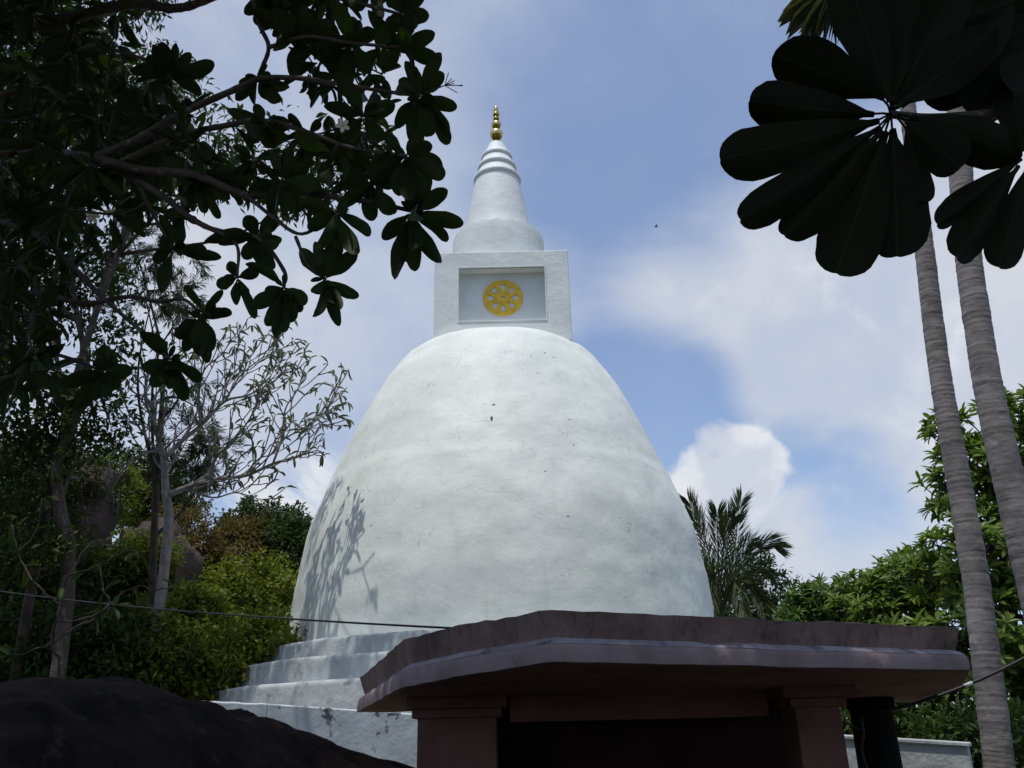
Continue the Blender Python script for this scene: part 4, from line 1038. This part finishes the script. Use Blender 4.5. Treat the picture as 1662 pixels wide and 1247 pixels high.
ROS = [ # centre px, depth, tips, extra random leaves
 ((667, 345), 4.6, [(753, 364, 44), (729, 390, 34), (713, 437, 42), (672, 443, 38), (637, 456, 40), (621, 388, 40), (690, 425, 40), (655, 430, 38), (725, 310, 50), (700, 285, 48)], 3),
 ((527, 453), 4.5, [(583, 486, 26), (567, 507, 16), (550, 530, 24), (523, 523, 32), (510, 483, 26), (577, 412, 46), (487, 405, 40), (545, 390, 40), (515, 395, 36)], 1),
 ((461, 467), 4.6, [(466, 556, 22), (443, 556, 24), (481, 524, 30), (433, 532, 28), (499, 491, 30), (489, 506, 26), (455, 540, 30), (430, 480, 30)], 2),
 ((385, 451), 4.6, [(352, 464, 26), (382, 495, 22), (416, 517, 22), (402, 485, 20), (420, 440, 26), (372, 425, 22)], 0),
 ((331, 505), 5.0, [(376, 509, 24), (362, 472, 16), (300, 463, 16), (318, 560, 30)], 0),
 ((545, 345), 4.5, [(608, 380, 32), (578, 416, 44), (520, 410, 44), (545, 420, 40), (590, 300, 40), (500, 370, 36)], 2),
 ((660, 253), 4.4, [(727, 290, 60), (720, 262, 56), (690, 310, 56), (640, 320, 50), (612, 262, 50), (700, 235, 46), (660, 330, 56)], 4),
 ((682, 156), 4.5, [(742, 177, 28), (736, 218, 34), (730, 236, 40), (665, 235, 50), (700, 230, 52), (640, 205, 44), (718, 120, 40), (712, 88, 34), (650, 130, 40)], 3),
 ((650, 77), 4.5, [(704, 56, 36), (712, 100, 40), (690, 120, 40), (668, 22, 36), (610, 60, 40), (620, 110, 44)], 4),
 ((653, 24), 4.5, [(695, 27, 34), (674, 48, 40), (690, -20, 40), (620, -20, 40), (630, 50, 40)], 3),
 ((279, 128), 5.4, [(263, 72, 30), (285, 76, 18), (309, 86, 20), (351, 104, 30), (325, 110, 26), (240, 90, 30), (300, 118, 26), (245, 150, 30), (330, 150, 30)], 4),
 ((321, 289), 4.9, [(360, 363, 18), (333, 352, 20), (411, 295, 20), (388, 272, 26), (305, 345, 24), (345, 330, 24), (375, 330, 22), (290, 320, 26)], 2),
 ((300, 356), 5.0, [(285, 398, 26), (262, 396, 22), (270, 345, 26), (275, 380, 20)], 1),
 ((281, 406), 5.0, [(247, 422, 32), (258, 474, 30), (356, 417, 24), (268, 355, 24), (335, 405, 24), (300, 395, 20)], 0),
 ((331, 518), 5.2, [(356, 582, 24), (334, 590, 26), (290, 540, 34), (318, 582, 28), (298, 570, 30)], 2),
 ((275, 583), 5.2, [(301, 650, 34), (247, 628, 30), (327, 618, 32), (270, 625, 30), (285, 640, 28), (230, 600, 26)], 2),
 ((168, 603), 5.6, [(150, 652, 24), (175, 650, 22), (214, 602, 30), (195, 630, 28), (140, 610, 28), (185, 580, 30)], 3),
 ((42, 583), 5.8, [(25, 616, 24), (80, 632, 26), (60, 620, 24), (10, 570, 28), (90, 590, 26)], 2),
 ((418, 386), 4.7, [(440, 440, 32), (395, 420, 28), (460, 400, 36), (400, 350, 34), (450, 350, 36), (425, 440, 30)], 3),
 ((458, 291), 4.6, [(405, 310, 32), (430, 345, 36), (500, 330, 44), (440, 245, 36), (500, 270, 40), (470, 350, 44), (520, 300, 40)], 3),
 ((420, 125), 4.8, [(385, 160, 24), (440, 165, 28), (455, 175, 26), (400, 175, 26), (470, 150, 26), (388, 138, 20)], 0),
 ((430, 200), 4.7, [(415, 170, 22), (385, 190, 30), (465, 240, 36), (440, 245, 34), (470, 200, 36), (405, 230, 30)], 1),
 ((490, 60), 4.8, [(440, 75, 38), (470, 130, 40), (450, 30, 40), (540, 40, 46), (530, 100, 46), (480, -10, 44)], 5),
 ((440, -5), 4.9, [(398, 20, 26), (415, 45, 28), (440, 60, 30), (480, 30, 40), (460, 55, 36), (400, -20, 30)], 4),
 ((570, 70), 4.7, [(520, 100, 46), (600, 120, 50), (560, 140, 46), (610, 50, 46), (550, 10, 46)], 5),
 ((590, 190), 4.6, [(530, 170, 46), (560, 130, 46), (640, 170, 46), (620, 230, 46), (540, 240, 46)], 4),
 ((540, 250), 4.6, [(500, 240, 46), (580, 290, 46), (520, 310, 46), (600, 260, 44), (560, 200, 42)], 4),
 ((600, 300), 4.6, [(640, 350, 46), (560, 300, 44), (600, 360, 46), (650, 290, 44), (620, 250, 44)], 3),
 ((520, -30), 4.8, [(480, 0, 44), (560, 20, 46), (520, 50, 46), (600, -10, 46)], 4),
 ((600, -30), 4.7, [(650, 0, 44), (570, 20, 46), (620, 50, 46), (680, -20, 40)], 3),
]
for (c, dpt, tl, ex) in ROS:
    cw = at(c[0], c[1], dpt); twig_to(cw)
    for (tx, ty, wpx) in tl: add_leaf(cw, (tx, ty), dpt+RNG.normal()*.06, wpx, 0)
    for k in range(5):
        a = RNG.random()*6.28; add_leaf(cw, (c[0]+22*math.cos(a), c[1]+22*math.sin(a)), dpt-.02+RNG.normal()*.02, 11, 3)
    for k in range(ex):
        a = RNG.random()*6.28; l = 55+25*RNG.random(); add_leaf(cw, (c[0]-15+l*math.cos(a)*.7, c[1]+l*math.sin(a)*.7), dpt+RNG.normal()*.12, 34, 1)
poly = [(-120, -120), (640, -120), (655, 20), (620, 140), (620, 260), (560, 330), (480, 345), (400, 360), (330, 330), (250, 420), (210, 560), (110, 600), (-120, 640)]
holes = [(330, 55, 85), (425, 165, 50), (390, 395, 40), (330, 420, 60), (205, 440, 50), (160, 545, 45)]
def inside(x, y):
    r_ = False; j = len(poly)-1
    for i in range(len(poly)):
        xi, yi = poly[i]; xj, yj = poly[j]
        if (yi > y) != (yj > y) and x < (xj-xi)*(y-yi)/(yj-yi)+xi: r_ = not r_
        j = i
    return r_
RC = []; cnt = 0; tries = 0
while cnt < 400 and tries < 9000:
    tries += 1
    x = RNG.uniform(-120, 650); y = RNG.uniform(-120, 640)
    if not inside(x, y) or any(math.hypot(x-a, y-b) < r_+42 for a, b, r_ in holes): continue
    if x < 260 and y > 420 and RNG.random() < .25: continue
    if x > 280 and cnt > 270: continue
    cnt += 1; dpt = RNG.uniform(4.7, 8.2); cw = at(x, y, dpt); RC.append((cw, dpt))
while RC:
    dd_ = [np.min(np.linalg.norm(BPA-r_[0], axis=1)) for r_ in RC]
    cw, dpt = RC.pop(int(np.argmin(dd_))); twig_to(cw, .009)
    for k in range(RNG.integers(7, 11)):
        a = RNG.random()*6.28; l = (.17+.11*RNG.random()); th = RNG.normal()*.45
        d = (RT*math.cos(a)-UP*math.sin(a))*math.cos(th)+FW*math.sin(th)+np.array([0, 0, -.45]); d /= np.linalg.norm(d)
        LV.append((2+dpt, cw+d*.03, d, -(VIEWN(cw)*.5+np.array([0, 0, -.5])+runit(1)[0]*.5), l, .052+.026*RNG.random()))
LV.sort(key=lambda t: t[0])
for (p_, c, d, nr, l, w) in LV[:300]: place_leaf(pl_me[RNG.integers(4)] if p_ else pl_me[RNG.choice([0, 0, 1, 2])], c, d, nr, l, w, lf_root)
X = LV[300:]
leaves_mesh('leaves', [x[1] for x in X], [x[2] for x in X], [x[3] for x in X], [x[4] for x in X], [x[5] for x in X], M['plumeria'], lf_root, 'stuff', *pl_v[1])
# flower stalk with buds, and blossoms
m_ = BM['B2']; s0 = at(682, 153, 4.5); s1 = at(722, 139, 4.48); m_.tube([s0, (s0+s1)/2, s1], [.005, .0045, .004], 5)
for (x, y) in ((728, 118), (738, 131), (751, 139), (742, 151), (733, 128), (737, 136)):
    e_ = at(x, y, 4.48+RNG.normal()*.02); m_.tube([s1, s1+(e_-s1)*.7, e_], [.003, .003, .0055 if x > 745 else .003], 5)
for nm, m_ in BM.items(): m_.build('branch', M['bark'], lf_root, True)
def blossom(c, size, tilt):
    fl_ = bpy.data.objects.new('blossom', None)
    pv, pfc = obovate(.62, .15, .12, 6, .8)
    me = leaf_proto('petal', M['petal'], (pv, pfc)); nrm = VIEWN(c)+np.array([.1, 0, .3]); nrm /= np.linalg.norm(nrm)
    e1 = np.cross(nrm, [0, 0, 1.]); e1 /= np.linalg.norm(e1); e2 = np.cross(nrm, e1)
    q_ = MB(); q_.tube([c-nrm*.02, c, c+nrm*.006], [.003, .006, .009], 8)
    ctr = q_.build('blossom', M['petalyellow'], lf_root, True)
    base_loc = rloc(lf_root)
    for k in range(5):
        a = tilt+k*2*math.pi/5; d = e1*math.cos(a)+e2*math.sin(a)+nrm*.25
        o = place_leaf(me, c, d, nrm, size, size*.6, lf_root, 'petal'); o.parent = ctr
blossom(at(556, 204, 4.25), .045, .3); blossom(at(150, 352, 5.3), .05, 1.0); blossom(at(178, 345, 5.3), .045, .2)

# ------------------------------------------------------------------ near frangipani branch (upper right)
nb0 = at(2400, 500, 2.6); nb0[2] = 0
rt = empty('frangipani_tree', nb0, 'very near frangipani branch with large dark leaves at the upper right', 'tree')
near_v = [obovate(.72, .05, .07, 16, .95, .05, .012, .02), obovate(.70, .08, .09, 16, .9, -.06, .02, .022), obovate(.75, .06, .05, 16, .95, .04, .015, .02), obovate(.68, .10, .08, 16, .9, .08, .018, .025), obovate(.73, .04, .10, 16, .9, -.04, .01, .025)]
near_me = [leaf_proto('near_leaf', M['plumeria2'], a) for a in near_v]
DN = 1.75
tt_ = at(2300, -200, 2.4)
m_ = MB(); P = catmull([nb0, (nb0+tt_)/2+np.array([.06, 0, 0]), tt_], 8); m_.tube(P, list(np.linspace(.13, .07, len(P))), 12); m_.build('trunk', M['bark'], rt, True)
def nbranch(L, d0, d1, r0, r1, start=None):
    w = [at(x, y, d0+(d1-d0)*i/(len(L)-1)) for i, (x, y) in enumerate(L)]
    if start is not None: w = [start]+w
    m_ = MB(); S = catmull(w, 8); m_.tube(S, list(np.linspace(r0, r1, len(S))), 9); m_.build('branch', M['bark'], rt, True)
nbranch([(1900, 120), (1700, 172), (1600, 186), (1510, 192), (1446, 186)], 2.0, DN, .022, .010, P[-3])
nbranch([(1900, 300), (1760, 262), (1672, 256)], 2.0, 1.78, .016, .009, P[-6])
nbranch([(1900, -60), (1790, -20), (1720, 10)], 2.1, 1.85, .016, .009, P[-2])
def nleaf(b, t, wpx, db=0, dt=0, k=0):
    B_ = at(*b, DN+db); T_ = at(*t, DN+dt); d = T_-B_; l = np.linalg.norm(d)
    dep = np.linalg.norm(B_-EYE)
    nr = -VIEWN(B_)+runit(1)[0]*.22
    place_leaf(near_me[k % 5], B_, d, nr, l*1.03, wpx/FPX*dep*.89, rt)
    m_ = MB(); rc = at(*((1446, 186) if b[0] < 1560 and t[0] < 1640 and b[1] < 240 else b), DN)
NLV = [((1436, 160), (1262, 88), 92), ((1420, 186), (1216, 166), 78), ((1428, 196), (1169, 262), 84), ((1430, 205), (1192, 366), 62), ((1432, 210), (1276, 382), 64),
       ((1438, 212), (1358, 446), 96), ((1448, 208), (1462, 420), 88), ((1470, 205), (1500, 330), 40), ((1470, 196), (1562, 272), 74), ((1455, 172), (1632, 24), 84), ((1446, 165), (1372, -40), 86), ((1450, 165), (1452, -30), 84),
       ((1448, 160), (1408, -60), 80), ((1462, 172), (1600, 60), 84), ((1480, 190), (1650, 250), 76), ((1452, 168), (1560, -40), 84)]
for i, (b, t, w) in enumerate(NLV): nleaf(b, t, w, RNG.normal()*.02, RNG.normal()*.05, i)
for i, (b, t, w) in enumerate([((1660, 258), (1517, 364), 40), ((1655, 268), (1546, 424), 56), ((1668, 270), (1618, 438), 52), ((1672, 262), (1720, 420), 60), ((1670, 246), (1740, 150), 70), ((1662, 246), (1640, 150), 50), ((1680, 262), (1800, 300), 60)]): nleaf(b, t, w, .03+RNG.normal()*.02, .03+RNG.normal()*.05, i)
for i, (b, t, w) in enumerate([((1715, 12), (1492, 150), 100), ((1715, 14), (1560, 190), 96), ((1720, 20), (1660, 190), 90), ((1710, 2), (1500, -10), 80), ((1720, 0), (1600, -90), 80), ((1730, -40), (1430, 60), 96), ((1730, -30), (1480, 60), 96), ((1735, -10), (1570, 110), 90), ((1700, -60), (1500, -60), 90), ((1760, 60), (1640, 150), 80)]): nleaf(b, t, w, .10+RNG.normal()*.02, .10+RNG.normal()*.04, i)
# stalks joining each leaf to the branch end
m_ = MB(); hub = at(1446, 186, DN)
for (b, t, w) in NLV: m_.tube([hub, at((1446+b[0])/2, (186+b[1])/2-2, DN), at(b[0]+(t[0]-b[0])*.04, b[1]+(t[1]-b[1])*.04, DN)], [.0038, .003, .003], 5)
m_.build('leaf_stalks', M['plumeria2'], rt, True)

# ------------------------------------------------------------------ added shade tree behind the camera, out of view (its crown keeps the sun off the foreground)
base = np.array([2.5, -4.5, 0.])
sh = empty('added_shade_tree', base, 'added unseen shade tree overhanging the viewpoint', 'tree')
bl = [((-4.5, .5, 10.2), 2.6, 2.6, 1.6), ((-1.5, 1.5, 10.6), 2.8, 2.6, 1.5), ((1.5, 1.5, 10.4), 2.8, 2.6, 1.5), ((4.3, .8, 10.2), 2.6, 2.6, 1.6), ((-3.0, -3, 9.2), 3, 2.6, 1.8), ((0.2, -3, 9.4), 3, 2.6, 1.8), ((3.5, -3, 9), 3, 2.6, 1.8),
      ((-2.5, 4.2, 12.0), 2.6, 2.2, 1.3), ((.5, 4.4, 12.2), 2.6, 2.2, 1.3), ((3.3, 4.2, 12.0), 2.4, 2.2, 1.3), ((-6.5, -2, 9), 2.6, 2.6, 1.6), ((6.5, -1.5, 9.2), 2.4, 2.6, 1.6), ((-6.8, 2.0, 10.8), 2.2, 2.2, 1.4), ((-3.8, 4.0, 9.4), 1.8, 1.4, 1.0), ((-5.6, 3.2, 9.3), 1.9, 1.6, 1.1), ((-2.0, 4.9, 10.4), 1.6, 1.2, .9)]
m_ = MB(); P = catmull([base, base+np.array([-.3, .5, 3.2]), base+np.array([-1.2, 2.0, 6.6]), np.array([.3, .3, 10.])], 8); m_.tube(P, list(np.linspace(.38, .12, len(P))), 12); m_.build('trunk', M['barkdark'], sh, True)
for b in bl:
    s_ = P[int(len(P)*(.55+.4*RNG.random()))]; e_ = np.array(b[0])
    m_ = MB(); m_.tube(catmull([s_, (s_+e_)/2+np.array([0, -.3, .3]), e_], 6), list(np.linspace(.11, .03, 13)), 7); m_.build('branch', M['barkdark'], sh, True)
C, D, Nn, Ln, Wd = leaf_cloud(bl, 2800, 24, .26, .13, .42, shell=.1)
keep = C[:, 2] > 1.6+1.2*np.maximum(C[:, 1], 0)+.3
leaves_mesh('crown', C[keep], D[keep], Nn[keep], Ln[keep], Wd[keep], M['darktree'], sh)

# ------------------------------------------------------------------ bird
c = at(1065, 368, 60); q = MB()
q.tube([c+np.array([-.16, 0, 0]), c+np.array([-.05, 0, .01]), c+np.array([.08, 0, .01]), c+np.array([.17, 0, 0])], [.01, .045, .04, .01], 8)
q.add([tuple(c+np.array(v)) for v in ((-.06, 0, .03), (.05, 0, .03), (.02, -.28, .10), (-.04, -.24, .09), (-.06, 0, .015), (.05, 0, .015))], [(0, 1, 2, 3), (4, 3, 2, 5), (0, 3, 4), (1, 5, 2)])
q.add([tuple(c+np.array(v)) for v in ((-.06, 0, .03), (.05, 0, .03), (.02, .28, .10), (-.04, .24, .09), (-.06, 0, .015), (.05, 0, .015))], [(0, 3, 2, 1), (4, 5, 2, 3), (0, 4, 3), (1, 2, 5)])
o = q.build('bird', M['bird'], None, True); tag(o, 'tiny dark bird flying right of the spire', 'bird')
